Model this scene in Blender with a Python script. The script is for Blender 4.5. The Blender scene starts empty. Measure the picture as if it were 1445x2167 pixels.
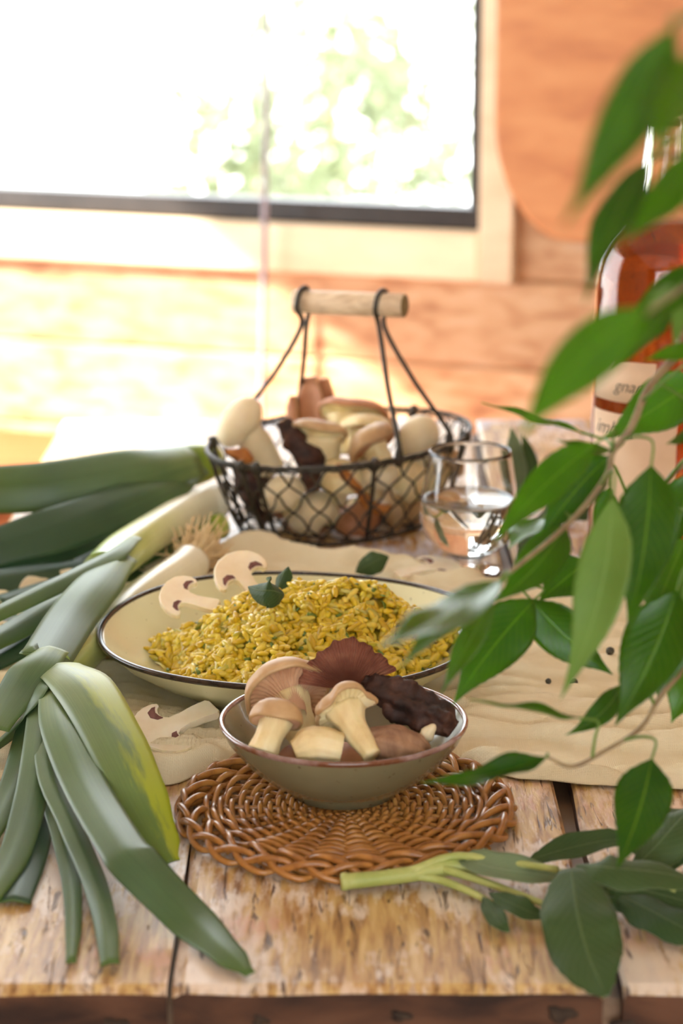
import bpy, math, random
from mathutils import Vector, Matrix, noise
random.seed(7)
V = Vector
PI = math.pi
scene = bpy.context.scene
C = bpy.context.collection

# ---------------------------------------------------------------- camera
T = 0.75                      # table top height
EYE = V((0.0, 0.0, T + 0.52))
PITCH = math.radians(15.1)
FPX = 50.0 / 22.3 * 2167.0
cam_data = bpy.data.cameras.new('camera')
cam = bpy.data.objects.new('camera', cam_data)
C.objects.link(cam)
cam.location = EYE
cam.rotation_euler = (PI / 2 - PITCH, 0, 0)
cam_data.sensor_fit = 'VERTICAL'
cam_data.sensor_height = 22.3
cam_data.lens = 50
cam_data.clip_start = 0.05
cam_data.clip_end = 200
cam_data.dof.use_dof = True
cam_data.dof.focus_distance = 1.42
cam_data.dof.aperture_fstop = 4.0
scene.camera = cam

# ---------------------------------------------------------------- world, sun, exposure
world = bpy.data.worlds.new('sky')
scene.world = world
world.use_nodes = True
bg = world.node_tree.nodes['Background']
bg.inputs[0].default_value = (0.92, 0.97, 1.0, 1)
bg.inputs[1].default_value = 3.7
sun_data = bpy.data.lights.new('sun', 'SUN')
sun_data.energy = 9.0
sun_data.angle = math.radians(1.5)
sun_data.color = (1.0, 0.96, 0.88)
sun = bpy.data.objects.new('sun', sun_data)
C.objects.link(sun)
SUN_DIR = V((0.75, 0.25, -0.60)).normalized()
sun.rotation_euler = SUN_DIR.to_track_quat('-Z', 'Y').to_euler()
sun.location = (-3, 0, 4)
vs = scene.view_settings
vs.view_transform = 'Standard'
vs.look = 'None'
vs.exposure = 1.05
vs.gamma = 1.0
vs.use_curve_mapping = False
scene.cycles.max_bounces = 10
scene.cycles.transparent_max_bounces = 12
scene.cycles.sample_clamp_indirect = 6

# ---------------------------------------------------------------- picking helpers
FWD = V((0, math.cos(PITCH), -math.sin(PITCH)))
UP = V((0, math.sin(PITCH), math.cos(PITCH)))
RIGHT = V((1, 0, 0))
def ray(px, py):
    return (RIGHT * ((px - 722.5) / FPX) - UP * ((py - 1083.5) / FPX) + FWD)
def pt(px, py, h=0.0):                    # point at height h above the table top
    r = ray(px, py)
    return EYE + r * ((T + h - EYE.z) / r.z)
def pY(px, py, Y):                        # point at world depth Y
    r = ray(px, py)
    return EYE + r * (Y / r.y)
def pd(px, py, d):                        # point at distance d along the optical axis
    return EYE + ray(px, py) * d

# ---------------------------------------------------------------- mesh helpers
WORLD = {}
class MB:
    def __init__(self):
        self.v = []; self.f = []; self.uv = []; self.mi = []
    def add(self, verts, faces, uvs=None, mi=0):
        o = len(self.v)
        self.v += [V(p) for p in verts]
        self.uv += uvs if uvs else [(0, 0)] * len(verts)
        for i, f in enumerate(faces):
            self.f.append(tuple(k + o for k in f))
            self.mi.append(mi[i] if isinstance(mi, list) else mi)
        return self
def wloc(o):
    return WORLD[o.name] if o is not None else V((0, 0, 0))
def link(o, parent, base):
    C.objects.link(o)
    WORLD[o.name] = V(base)
    if parent is not None:
        o.parent = parent
    o.location = V(base) - wloc(parent)
    return o
def build(name, mb, mats, parent=None, base=None, smooth=True):
    if base is None:
        if parent is not None:
            base = wloc(parent)
        else:
            lo = [min(p[i] for p in mb.v) for i in range(3)]
            hi = [max(p[i] for p in mb.v) for i in range(3)]
            base = V(((lo[0] + hi[0]) / 2, (lo[1] + hi[1]) / 2, lo[2]))
    base = V(base)
    me = bpy.data.meshes.new(name)
    me.from_pydata([p - base for p in mb.v], [], mb.f)
    uvl = me.uv_layers.new(name='UVMap')
    li = [0] * len(me.loops)
    me.loops.foreach_get('vertex_index', li)
    flat = []
    for i in li:
        flat += mb.uv[i]
    uvl.data.foreach_set('uv', flat)
    if not isinstance(mats, (list, tuple)):
        mats = [mats]
    for m in mats:
        me.materials.append(m)
    me.polygons.foreach_set('material_index', mb.mi)
    me.polygons.foreach_set('use_smooth', [smooth] * len(me.polygons))
    me.update()
    o = bpy.data.objects.new(name, me)
    return link(o, parent, base)
def empty(name, base, label, cat, group=None, kind=None):
    o = bpy.data.objects.new(name, None)
    o.empty_display_size = 0.01
    link(o, None, base)
    return tag(o, label, cat, group, kind)
def tag(o, label=None, cat=None, group=None, kind=None):
    if label: o['label'] = label
    if cat: o['category'] = cat
    if group: o['group'] = group
    if kind: o['kind'] = kind
    return o

def spline(pts, n):
    """Catmull-Rom through points of any dimension -> n samples"""
    P = [list(p) for p in pts]
    if len(P) == 1: return [P[0]] * n
    out = []
    m = len(P) - 1
    for k in range(n):
        x = k / (n - 1) * m
        i = min(int(x), m - 1); t = x - i
        p1, p2 = P[i], P[i + 1]
        p0 = P[i - 1] if i > 0 else [2 * a - b for a, b in zip(p1, p2)]
        p3 = P[i + 2] if i + 2 <= m else [2 * b - a for a, b in zip(p1, p2)]
        out.append([0.5 * (2 * b + (c - a) * t + (2 * a - 5 * b + 4 * c - d) * t * t + (3 * b - a - 3 * c + d) * t ** 3)
                    for a, b, c, d in zip(p0, p1, p2, p3)])
    return out
def lerp_list(vals, n):
    if not isinstance(vals, (list, tuple)): return [vals] * n
    m = len(vals) - 1
    if m == 0: return [vals[0]] * n
    out = []
    for k in range(n):
        x = k / (n - 1) * m
        i = min(int(x), m - 1); t = x - i
        t = t * t * (3 - 2 * t)
        out.append(vals[i] * (1 - t) + vals[i + 1] * t)
    return out
def nz(p, s, seed=0.0):
    return noise.noise(V((p[0] * s + seed, p[1] * s + seed * 1.7, p[2] * s - seed)))
def tube(mb, pts, rad, n=16, segs=8, ref=None, flat=1.0, cap=True, disp=None, mi=0, closed=False):
    P = [V(p) for p in (spline(pts, n) if not closed else pts)]
    n = len(P)
    R = lerp_list(rad, n)
    verts = []; uvs = []; faces = []
    prev = V(ref) if ref else None
    for i, p in enumerate(P):
        if closed: t = P[(i + 1) % n] - P[i - 1]
        else: t = P[min(i + 1, n - 1)] - P[max(i - 1, 0)]
        if t.length < 1e-9: t = V((0, 0, 1))
        t.normalize()
        if prev is None:
            prev = V((0, 0, 1)) if abs(t.z) < 0.9 else V((1, 0, 0))
        a = prev - t * prev.dot(t)
        if a.length < 1e-6: a = t.orthogonal()
        a.normalize(); b = t.cross(a); prev = a
        for k in range(segs):
            th = 2 * PI * k / segs
            d = a * math.cos(th) * flat + b * math.sin(th)
            r = R[i]
            q = p + d * r
            if disp: q = q + d.normalized() * disp(q, k / segs, i / (n - 1), r)
            verts.append(q); uvs.append((k / segs, i / max(n - 1, 1)))
    rows = n if closed else n - 1
    for i in range(rows):
        for k in range(segs):
            k2 = (k + 1) % segs; i2 = (i + 1) % n
            faces.append((i * segs + k, i * segs + k2, i2 * segs + k2, i2 * segs + k))
    if cap and not closed:
        faces.append(tuple(reversed(range(segs))))
        faces.append(tuple((n - 1) * segs + k for k in range(segs)))
    mb.add(verts, faces, uvs, mi)
    return mb
def frame(axis, hint=None):
    z = V(axis).normalized()
    h = V(hint) if hint is not None else (V((1, 0, 0)) if abs(z.x) < 0.8 else V((0, 1, 0)))
    x = (h - z * h.dot(z)).normalized()
    return x, z.cross(x), z
def lathe(mb, prof, o=(0, 0, 0), axis=(0, 0, 1), segs=48, hint=None, sx=1.0, sy=1.0, mod=None, mi=0):
    """prof: list of (r,z). mod(theta, j, r, z)->(r,z)"""
    x, y, z = frame(axis, hint); o = V(o)
    verts = []; uvs = []; faces = []
    m = len(prof)
    for j, (r, h) in enumerate(prof):
        for k in range(segs):
            th = 2 * PI * k / segs
            rr, hh = (mod(th, j, r, h) if mod else (r, h))
            verts.append(o + x * (rr * math.cos(th) * sx) + y * (rr * math.sin(th) * sy) + z * hh)
            uvs.append((k / segs, j / max(m - 1, 1)))
    for j in range(m - 1):
        for k in range(segs):
            k2 = (k + 1) % segs
            faces.append((j * segs + k, j * segs + k2, (j + 1) * segs + k2, (j + 1) * segs + k))
    mb.add(verts, faces, uvs, mi)
    return mb
def box(mb, x0, x1, y0, y1, z0, z1, M=None, mi=0):
    vs_ = [V((x, y, z)) for z in (z0, z1) for y in (y0, y1) for x in (x0, x1)]
    if M is not None: vs_ = [M @ p for p in vs_]
    mb.add(vs_, [(0, 2, 3, 1), (4, 5, 7, 6), (0, 1, 5, 4), (1, 3, 7, 5), (3, 2, 6, 7), (2, 0, 4, 6)],
           [(0, 0), (1, 0), (0, 1), (1, 1)] * 2, mi)
    return mb
def bbox_bevel(mb, x0, x1, y0, y1, z0, z1, b, M=None):
    """box with chamfered edges"""
    vs_ = []; 
    def ring(z, d):
        return [V((x0 + d + b, y0 + d, z)), V((x1 - d - b, y0 + d, z)), V((x1 - d, y0 + d + b, z)), V((x1 - d, y1 - d - b, z)),
                V((x1 - d - b, y1 - d, z)), V((x0 + d + b, y1 - d, z)), V((x0 + d, y1 - d - b, z)), V((x0 + d, y0 + d + b, z))]
    for z, d in ((z0, b), (z0 + b, 0), (z1 - b, 0), (z1, b)):
        vs_ += ring(z, d)
    if M is not None: vs_ = [M @ p for p in vs_]
    f = [tuple(reversed(range(8))), tuple(24 + k for k in range(8))]
    for j in range(3):
        for k in range(8):
            k2 = (k + 1) % 8
            f.append((j * 8 + k, j * 8 + k2, j * 8 + 8 + k2, j * 8 + 8 + k))
    mb.add(vs_, f)
    return mb
def sheet(mb, pts, widths, nhint, n=24, nx=9, fold=0.0, thick=0.001, wave=0.0, wfreq=3.0, twist=None, seed=0.0, bot=1, vfold=0.0):
    """a thin closed leaf: grid along a centre line, top (slot 0) and underside (slot bot)."""
    P = [V(p) for p in spline(pts, n)]
    W = widths if len(widths) == n else lerp_list(widths, n)
    tw = lerp_list(twist, n) if twist is not None else [0.0] * n
    top = []; btm = []; uv = []
    for i, p in enumerate(P):
        t = (P[min(i + 1, n - 1)] - P[max(i - 1, 0)]).normalized()
        nh = nhint(p) if callable(nhint) else V(nhint)
        nn = nh - t * nh.dot(t)
        if nn.length < 1e-5: nn = t.orthogonal()
        nn.normalize()
        if tw[i]: nn = Matrix.Rotation(tw[i], 3, t) @ nn
        s = t.cross(nn)
        for k in range(nx):
            u = k / (nx - 1) * 2 - 1
            w = W[i] / 2
            z = fold * w * u * u + vfold * w * abs(u)
            if wave:
                z += wave * w * (abs(u) ** 1.5) * math.sin(i / (n - 1) * wfreq * 2 * PI + seed + (1.3 if u > 0 else 0))
            q = p + s * (u * w) + nn * z
            th = thick * (0.25 + 0.75 * (1 - u * u)) / 2
            top.append(q + nn * th); btm.append(q - nn * th)
            uv.append((k / (nx - 1), i / (n - 1)))
    N = n * nx
    f = []; mi = []
    for i in range(n - 1):
        for k in range(nx - 1):
            a = i * nx + k; b = a + 1; c = b + nx; d = a + nx
            f.append((a, d, c, b)); mi.append(0)
            f.append((N + a, N + b, N + c, N + d)); mi.append(bot)
        a = i * nx; d = a + nx
        f.append((a, N + a, N + d, d)); mi.append(bot)
        a = i * nx + nx - 1; d = a + nx
        f.append((a, d, N + d, N + a)); mi.append(bot)
    for k in range(nx - 1):
        f.append((k, k + 1, N + k + 1, N + k)); mi.append(bot)
        a = (n - 1) * nx + k
        f.append((a, N + a, N + a + 1, a + 1)); mi.append(bot)
    mb.add(top + btm, f, uv + uv, mi)
    return mb
def blob(mb, c, axis, length, width, depth=None, hint=None, nu=20, nv=14, disp=None, egg=0.0, mi=0):
    x, y, z = frame(axis, hint); c = V(c)
    depth = depth or width
    prof = []
    verts = []; uvs = []; faces = []
    for j in range(nv + 1):
        ph = PI * j / nv
        for k in range(nu):
            th = 2 * PI * k / nu
            r = math.sin(ph); h = -math.cos(ph)
            e = 1 + egg * h
            q = c + x * (r * math.cos(th) * width / 2 * e) + y * (r * math.sin(th) * depth / 2 * e) + z * (h * length / 2)
            if disp: q = q + (q - c).normalized() * disp(q, th, ph)
            verts.append(q); uvs.append((k / nu, j / nv))
    for j in range(nv):
        for k in range(nu):
            k2 = (k + 1) % nu
            faces.append((j * nu + k, j * nu + k2, (j + 1) * nu + k2, (j + 1) * nu + k))
    mb.add(verts, faces, uvs, mi)
    return mb

# ---------------------------------------------------------------- materials
def newmat(name):
    m = bpy.data.materials.new(name); m.use_nodes = True
    nt = m.node_tree
    return m, nt, nt.nodes['Principled BSDF'], nt.nodes['Material Output']
def N(nt, t, **kw):
    n = nt.nodes.new(t)
    for k, v in kw.items():
        setattr(n, k, v)
    return n
def noise_fac(nt, scale=10, stretch=(1, 1, 1), detail=4, coord='Object', rough=0.55, dist=0.0, loc=(0, 0, 0)):
    tc = N(nt, 'ShaderNodeTexCoord'); mp = N(nt, 'ShaderNodeMapping')
    mp.inputs['Scale'].default_value = stretch
    mp.inputs['Location'].default_value = loc
    nt.links.new(tc.outputs[coord], mp.inputs[0])
    nn = N(nt, 'ShaderNodeTexNoise')
    nn.inputs['Scale'].default_value = scale; nn.inputs['Detail'].default_value = detail
    nn.inputs['Roughness'].default_value = rough; nn.inputs['Distortion'].default_value = dist
    nt.links.new(mp.outputs[0], nn.inputs['Vector'])
    return nn.outputs['Fac']
def ramp(nt, fac, stops):
    r = N(nt, 'ShaderNodeValToRGB')
    e = r.color_ramp.elements
    while len(e) < len(stops): e.new(0.5)
    for el, (p, c) in zip(e, stops):
        el.position = p; el.color = (*c, 1) if len(c) == 3 else c
    nt.links.new(fac, r.inputs[0])
    return r.outputs[0]
def mixc(nt, fac, a, b, mode='MIX'):
    m = N(nt, 'ShaderNodeMix', data_type='RGBA', blend_type=mode)
    for inp, val in ((m.inputs[0], fac), (m.inputs[6], a), (m.inputs[7], b)):
        if isinstance(val, (int, float)): inp.default_value = val
        elif isinstance(val, (tuple, list)): inp.default_value = (*val, 1) if len(val) == 3 else val
        else: nt.links.new(val, inp)
    return m.outputs[2]
def mathn(nt, op, a, b=None, c=None, clamp=False):
    m = N(nt, 'ShaderNodeMath', operation=op, use_clamp=clamp)
    for i, val in enumerate((a, b, c)):
        if val is None: continue
        if isinstance(val, (int, float)): m.inputs[i].default_value = val
        else: nt.links.new(val, m.inputs[i])
    return m.outputs[0]
def bump(nt, bsdf, fac, strength=0.3, dist=0.002):
    b = N(nt, 'ShaderNodeBump')
    b.inputs['Strength'].default_value = strength; b.inputs['Distance'].default_value = dist
    nt.links.new(fac, b.inputs['Height'])
    nt.links.new(b.outputs[0], bsdf.inputs['Normal'])
def pmat(name, stops, scale=20, stretch=(1, 1, 1), rough=0.5, spec=0.5, bmp=0.0, bdist=0.001, detail=5, coord='Object', sss=0.0, sssr=(0.01, 0.006, 0.003), metal=0.0, transl=None, coat=0.0, dist=0.0):
    m, nt, b, out = newmat(name)
    f = noise_fac(nt, scale, stretch, detail, coord, dist=dist)
    col = ramp(nt, f, stops)
    nt.links.new(col, b.inputs['Base Color'])
    b.inputs['Roughness'].default_value = rough
    b.inputs['Specular IOR Level'].default_value = spec
    b.inputs['Metallic'].default_value = metal
    b.inputs['Coat Weight'].default_value = coat
    b.inputs['Coat Roughness'].default_value = 0.08
    if sss:
        b.inputs['Subsurface Weight'].default_value = sss
        b.inputs['Subsurface Radius'].default_value = sssr
        b.inputs['Subsurface Scale'].default_value = 1.0
    if bmp: bump(nt, b, f, bmp, bdist)
    if transl is not None:
        add_translucent(nt, b, out, col, transl)
    return m
def add_translucent(nt, b, out, col, w, tint=(1, 1, 1)):
    tr = N(nt, 'ShaderNodeBsdfTranslucent'); mx = N(nt, 'ShaderNodeMixShader')
    c2 = mixc(nt, 1.0, col, tint, 'MULTIPLY')
    nt.links.new(c2, tr.inputs[0])
    mx.inputs[0].default_value = w
    nt.links.new(b.outputs[0], mx.inputs[1]); nt.links.new(tr.outputs[0], mx.inputs[2])
    nt.links.new(mx.outputs[0], out.inputs[0])

def wood_mat(name, stops, axis=0, scale=6, ratio=14, rough=0.55, bmp=0.25):
    st = [1, 1, 1]
    for i in range(3):
        st[i] = 1.0 if i == axis else ratio
    m, nt, b, out = newmat(name)
    oi = N(nt, 'ShaderNodeObjectInfo')
    tc = N(nt, 'ShaderNodeTexCoord'); mp = N(nt, 'ShaderNodeMapping')
    mp.inputs['Scale'].default_value = st
    nt.links.new(tc.outputs['Object'], mp.inputs[0])
    sh = N(nt, 'ShaderNodeVectorMath', operation='ADD')
    cx = N(nt, 'ShaderNodeCombineXYZ')
    for i in range(3): nt.links.new(mathn(nt, 'MULTIPLY', oi.outputs['Random'], 37.0 + i * 11), cx.inputs[i])
    nt.links.new(mp.outputs[0], sh.inputs[0]); nt.links.new(cx.outputs[0], sh.inputs[1])
    n1 = N(nt, 'ShaderNodeTexNoise'); n1.inputs['Scale'].default_value = scale; n1.inputs['Detail'].default_value = 6
    n1.inputs['Distortion'].default_value = 0.4
    nt.links.new(sh.outputs[0], n1.inputs['Vector'])
    col = ramp(nt, n1.outputs['Fac'], stops)
    v = mathn(nt, 'MULTIPLY_ADD', oi.outputs['Random'], 0.35, 0.82)
    hsv = N(nt, 'ShaderNodeHueSaturation')
    nt.links.new(col, hsv.inputs['Color']); nt.links.new(v, hsv.inputs['Value'])
    nt.links.new(hsv.outputs[0], b.inputs['Base Color'])
    b.inputs['Roughness'].default_value = rough
    bump(nt, b, n1.outputs['Fac'], bmp, 0.002)
    return m

M = {}
M['wall_wood'] = wood_mat('warm_pine_boards', [(0.25, (0.36, 0.15, 0.06)), (0.40, (0.60, 0.33, 0.16)), (0.55, (0.72, 0.45, 0.24)), (0.75, (0.78, 0.55, 0.34))], axis=0, scale=5, ratio=10)
M['bench_wood'] = wood_mat('orange_bench_wood', [(0.3, (0.30, 0.08, 0.02)), (0.6, (0.50, 0.16, 0.05))], axis=0, scale=5, ratio=10, rough=0.4)
M['panel_wood'] = wood_mat('orange_panel_wood', [(0.3, (0.46, 0.17, 0.065)), (0.5, (0.58, 0.24, 0.09)), (0.7, (0.64, 0.29, 0.115))], axis=0, scale=4, ratio=8, rough=0.5, bmp=0.1)
M['trim_wood'] = wood_mat('pale_pine_trim', [(0.3, (0.80, 0.60, 0.38)), (0.7, (0.90, 0.74, 0.50))], axis=0, scale=4, ratio=6, rough=0.5, bmp=0.05)
M['floor_wood'] = wood_mat('floor_boards', [(0.3, (0.22, 0.14, 0.09)), (0.7, (0.36, 0.25, 0.16))], axis=1, scale=4, ratio=8)
M['plaster'] = pmat('white_ceiling', [(0.3, (0.78, 0.74, 0.68)), (0.7, (0.84, 0.80, 0.74))], rough=0.9)
M['frame_dark'] = pmat('dark_window_frame', [(0.3, (0.030, 0.026, 0.024)), (0.7, (0.05, 0.042, 0.038))], rough=0.35)
M['cord'] = pmat('pale_cord', [(0.3, (0.36, 0.32, 0.36)), (0.7, (0.44, 0.40, 0.44))], scale=300, rough=0.7)
def table_mat():
    m, nt, b, out = newmat('worn_painted_planks')
    # bare straw wood with grain along y
    g = noise_fac(nt, 22, (9, 0.9, 9), 6, dist=0.3)
    wood = ramp(nt, g, [(0.28, (0.11, 0.05, 0.02)), (0.42, (0.36, 0.20, 0.065)), (0.55, (0.52, 0.34, 0.12)), (0.72, (0.66, 0.49, 0.22))])
    # tone patches (orange / yellow)
    pz = noise_fac(nt, 9, (1.5, 0.8, 1), 3, loc=(3, 1, 0))
    wood = mixc(nt, ramp(nt, pz, [(0.45, (0, 0, 0)), (0.7, (1, 1, 1))]), wood, (0.50, 0.17, 0.045), 'MIX') if False else mixc(nt, mathn(nt, 'MULTIPLY', ramp(nt, pz, [(0.5, (0, 0, 0)), (0.68, (1, 1, 1))]), 0.45), wood, (0.42, 0.18, 0.04))
    # whitish / lavender / pink old paint
    p1 = noise_fac(nt, 8, (1.3, 0.7, 1), 7, rough=0.68, loc=(0.7, 4.3, 0))
    pf = noise_fac(nt, 70, (3, 0.6, 1), 5, loc=(1, 2, 0))
    pm = mathn(nt, 'MULTIPLY_ADD', pf, 0.35, mathn(nt, 'SUBTRACT', p1, 0.17))
    pmask = ramp(nt, pm, [(0.49, (0, 0, 0)), (0.57, (1, 1, 1))])
    pc = noise_fac(nt, 6, (1, 1, 1), 3, loc=(9, 2, 5))
    paint = ramp(nt, pc, [(0.34, (0.55, 0.30, 0.18)), (0.40, (0.68, 0.54, 0.40)), (0.50, (0.76, 0.70, 0.62)), (0.62, (0.58, 0.58, 0.66))])
    col = mixc(nt, mathn(nt, 'MULTIPLY', pmask, 0.85), wood, paint)
    # short dark cracks along y
    ck = noise_fac(nt, 60, (4.2, 0.45, 1), 3, rough=0.6, dist=0.8)
    ckm = ramp(nt, ck, [(0.325, (1, 1, 1)), (0.40, (0, 0, 0))])
    col = mixc(nt, mathn(nt, 'MULTIPLY', ckm, 0.85), col, (0.055, 0.022, 0.014))
    nt.links.new(col, b.inputs['Base Color'])
    b.inputs['Roughness'].default_value = 0.42
    h = mathn(nt, 'SUBTRACT', mathn(nt, 'MULTIPLY_ADD', pmask, 0.25, mathn(nt, 'MULTIPLY', g, 0.5)), ckm)
    bump(nt, b, h, 0.5, 0.0012)
    return m
M['table'] = table_mat()
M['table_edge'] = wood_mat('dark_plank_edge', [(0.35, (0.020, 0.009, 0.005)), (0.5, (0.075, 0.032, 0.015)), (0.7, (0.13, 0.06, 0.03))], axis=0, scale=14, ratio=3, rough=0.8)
def cloth_mat():
    m, nt, b, out = newmat('cream_muslin')
    tc = N(nt, 'ShaderNodeTexCoord')
    w = []
    for ax in ('X', 'Y'):
        wv = N(nt, 'ShaderNodeTexWave', bands_direction=ax)
        wv.inputs['Scale'].default_value = 260; wv.inputs['Distortion'].default_value = 1.2
        wv.inputs['Detail'].default_value = 2
        nt.links.new(tc.outputs['Object'], wv.inputs['Vector']); w.append(wv.outputs['Fac'])
    wv = mathn(nt, 'MULTIPLY', w[0], w[1])
    big = noise_fac(nt, 30, (1, 1, 1), 4)
    col = ramp(nt, big, [(0.3, (0.80, 0.69, 0.44)), (0.7, (0.88, 0.79, 0.56))])
    nt.links.new(col, b.inputs['Base Color'])
    b.inputs['Roughness'].default_value = 0.9
    b.inputs['Specular IOR Level'].default_value = 0.15
    bump(nt, b, mathn(nt, 'MULTIPLY_ADD', wv, 0.3, big), 0.5, 0.0015)
    add_translucent(nt, b, out, col, 0.15)
    return m
M['cloth'] = cloth_mat()
def speck_mat(name, base, speck, rough=0.15, size=220, th=0.70, dark2=None):
    m, nt, b, out = newmat(name)
    n1 = noise_fac(nt, size, (1, 1, 1), 2)
    n2 = noise_fac(nt, 14, (1, 1, 1), 3)
    c = ramp(nt, n2, [(0.3, base), (0.7, dark2 or tuple(x * 0.93 for x in base))])
    k = ramp(nt, n1, [(th, (0, 0, 0)), (th + 0.04, (1, 1, 1))])
    c = mixc(nt, mathn(nt, 'MULTIPLY', k, 0.75), c, speck)
    nt.links.new(c, b.inputs['Base Color'])
    b.inputs['Roughness'].default_value = rough
    b.inputs['Coat Weight'].default_value = 0.3
    return m
M['plate'] = speck_mat('cream_glaze', (0.74, 0.73, 0.44), (0.30, 0.25, 0.14), rough=0.22)
M['plate_rim'] = pmat('black_enamel_rim', [(0.35, (0.012, 0.009, 0.007)), (0.7, (0.06, 0.04, 0.025))], scale=120, rough=0.25)
M['bowl'] = speck_mat('grey_green_glaze', (0.235, 0.215, 0.120), (0.10, 0.08, 0.04), rough=0.2, dark2=(0.175, 0.160, 0.088))
M['bowl_rim'] = pmat('brown_glaze_rim', [(0.4, (0.16, 0.06, 0.03)), (0.65, (0.34, 0.24, 0.22))], scale=60, rough=0.12, coat=0.5)
def rice_mat(name, cols, rough=0.32):
    m, nt, b, out = newmat(name)
    g = N(nt, 'ShaderNodeNewGeometry')
    col = ramp(nt, g.outputs['Random Per Island'], cols)
    f = noise_fac(nt, 140, (1, 1, 1), 3)
    col = mixc(nt, mathn(nt, 'MULTIPLY', ramp(nt, f, [(0.45, (0, 0, 0)), (0.75, (1, 1, 1))]), 0.4), col, (0.40, 0.24, 0.02))
    nt.links.new(col, b.inputs['Base Color'])
    b.inputs['Roughness'].default_value = rough
    b.inputs['Subsurface Weight'].default_value = 0.25
    b.inputs['Subsurface Radius'].default_value = (0.004, 0.003, 0.0008)
    b.inputs['Subsurface Scale'].default_value = 1.0
    return m
M['rice'] = rice_mat('saffron_rice', [(0.0, (0.56, 0.37, 0.014)), (0.3, (0.70, 0.50, 0.025)), (0.6, (0.78, 0.59, 0.045)), (0.9, (0.78, 0.62, 0.10)), (1.0, (0.48, 0.43, 0.04))])
M['rice_sauce'] = pmat('saffron_sauce', [(0.35, (0.28, 0.20, 0.01)), (0.5, (0.42, 0.30, 0.02)), (0.7, (0.54, 0.40, 0.04))], scale=90, rough=0.3, bmp=0.4)
M['herb'] = pmat('chopped_herbs', [(0.3, (0.05, 0.10, 0.015)), (0.6, (0.16, 0.24, 0.03)), (0.8, (0.30, 0.34, 0.05))], scale=120, rough=0.4)
M['leekbit'] = pmat('cooked_leek', [(0.3, (0.50, 0.46, 0.05)), (0.7, (0.66, 0.60, 0.16))], scale=60, stretch=(1, 6, 1), rough=0.3, transl=0.2)
M['mush_flesh'] = pmat('cream_mushroom_flesh', [(0.3, (0.64, 0.46, 0.20)), (0.5, (0.78, 0.64, 0.34)), (0.75, (0.86, 0.75, 0.48))], scale=60, stretch=(1, 1, 0.4), rough=0.6, bmp=0.35, sss=0.25)
M['mush_white'] = pmat('white_mushroom_skin', [(0.3, (0.72, 0.59, 0.34)), (0.7, (0.82, 0.72, 0.50))], scale=30, rough=0.5, bmp=0.1, sss=0.2)
M['mush_cap'] = pmat('tan_mushroom_cap', [(0.3, (0.38, 0.22, 0.095)), (0.5, (0.50, 0.32, 0.15)), (0.75, (0.62, 0.43, 0.23))], scale=45, rough=0.5, bmp=0.15, sss=0.15)
M['mush_cap_red'] = pmat('brown_mushroom_cap', [(0.3, (0.36, 0.14, 0.06)), (0.7, (0.55, 0.27, 0.13))], scale=45, rough=0.55, bmp=0.2, sss=0.1)
M['mush_gill'] = pmat('pinkish_tan_gills', [(0.3, (0.50, 0.26, 0.14)), (0.7, (0.66, 0.42, 0.25))], scale=60, rough=0.7, sss=0.15)
M['mush_fan'] = pmat('red_brown_gills', [(0.3, (0.19, 0.060, 0.036)), (0.55, (0.31, 0.115, 0.066)), (0.75, (0.48, 0.23, 0.13))], scale=70, rough=0.75, bmp=0.2)
M['mush_dark'] = pmat('dried_dark_mushroom', [(0.35, (0.010, 0.004, 0.003)), (0.55, (0.045, 0.016, 0.009)), (0.75, (0.12, 0.048, 0.026))], scale=70, rough=0.7, bmp=0.9, bdist=0.003)
M['mush_wrinkle'] = pmat('wrinkled_brown_mushroom', [(0.35, (0.20, 0.10, 0.055)), (0.6, (0.36, 0.20, 0.11)), (0.8, (0.45, 0.28, 0.17))], scale=110, stretch=(1, 1, 0.35), rough=0.75, bmp=0.8, bdist=0.002)
M['mush_orange'] = pmat('orange_dried_mushroom', [(0.3, (0.36, 0.11, 0.02)), (0.7, (0.56, 0.22, 0.05))], scale=60, rough=0.7, bmp=0.6)
M['slice_flesh'] = pmat('champignon_flesh', [(0.3, (0.80, 0.66, 0.44)), (0.55, (0.87, 0.76, 0.56)), (0.8, (0.90, 0.82, 0.66))], scale=50, rough=0.55, sss=0.25)
M['slice_gill'] = pmat('dark_champignon_gills', [(0.3, (0.10, 0.035, 0.03)), (0.7, (0.24, 0.10, 0.08))], scale=180, stretch=(1, 0.3, 1), rough=0.7, bmp=0.5)
M['wicker'] = pmat('honey_wicker', [(0.3, (0.19, 0.068, 0.013)), (0.5, (0.37, 0.155, 0.032)), (0.75, (0.52, 0.26, 0.07))], scale=55, rough=0.33, bmp=0.15, coat=0.15)
M['wire'] = pmat('rusty_dark_wire', [(0.35, (0.026, 0.023, 0.016)), (0.55, (0.042, 0.037, 0.025)), (0.75, (0.075, 0.045, 0.026))], scale=150, rough=0.5, metal=0.3, bmp=0.3)
M['handle_wood'] = wood_mat('pale_handle_wood', [(0.3, (0.50, 0.36, 0.22)), (0.55, (0.70, 0.55, 0.36)), (0.75, (0.80, 0.67, 0.48))], axis=0, scale=40, ratio=5)
M['handle_end'] = pmat('olive_end_grain', [(0.3, (0.16, 0.11, 0.04)), (0.7, (0.26, 0.19, 0.08))], scale=200, rough=0.7)
def glass_mat(name, col=(1, 1, 1), ior=1.45, rough=0.0):
    m, nt, b, out = newmat(name)
    b.inputs['Base Color'].default_value = (*col, 1)
    b.inputs['Transmission Weight'].default_value = 1.0
    b.inputs['IOR'].default_value = ior
    b.inputs['Roughness'].default_value = rough
    return m
M['glass'] = glass_mat('clear_glass', (0.985, 0.995, 0.99))
M['water'] = glass_mat('water', (0.99, 1.0, 0.995), 1.33)
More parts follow.
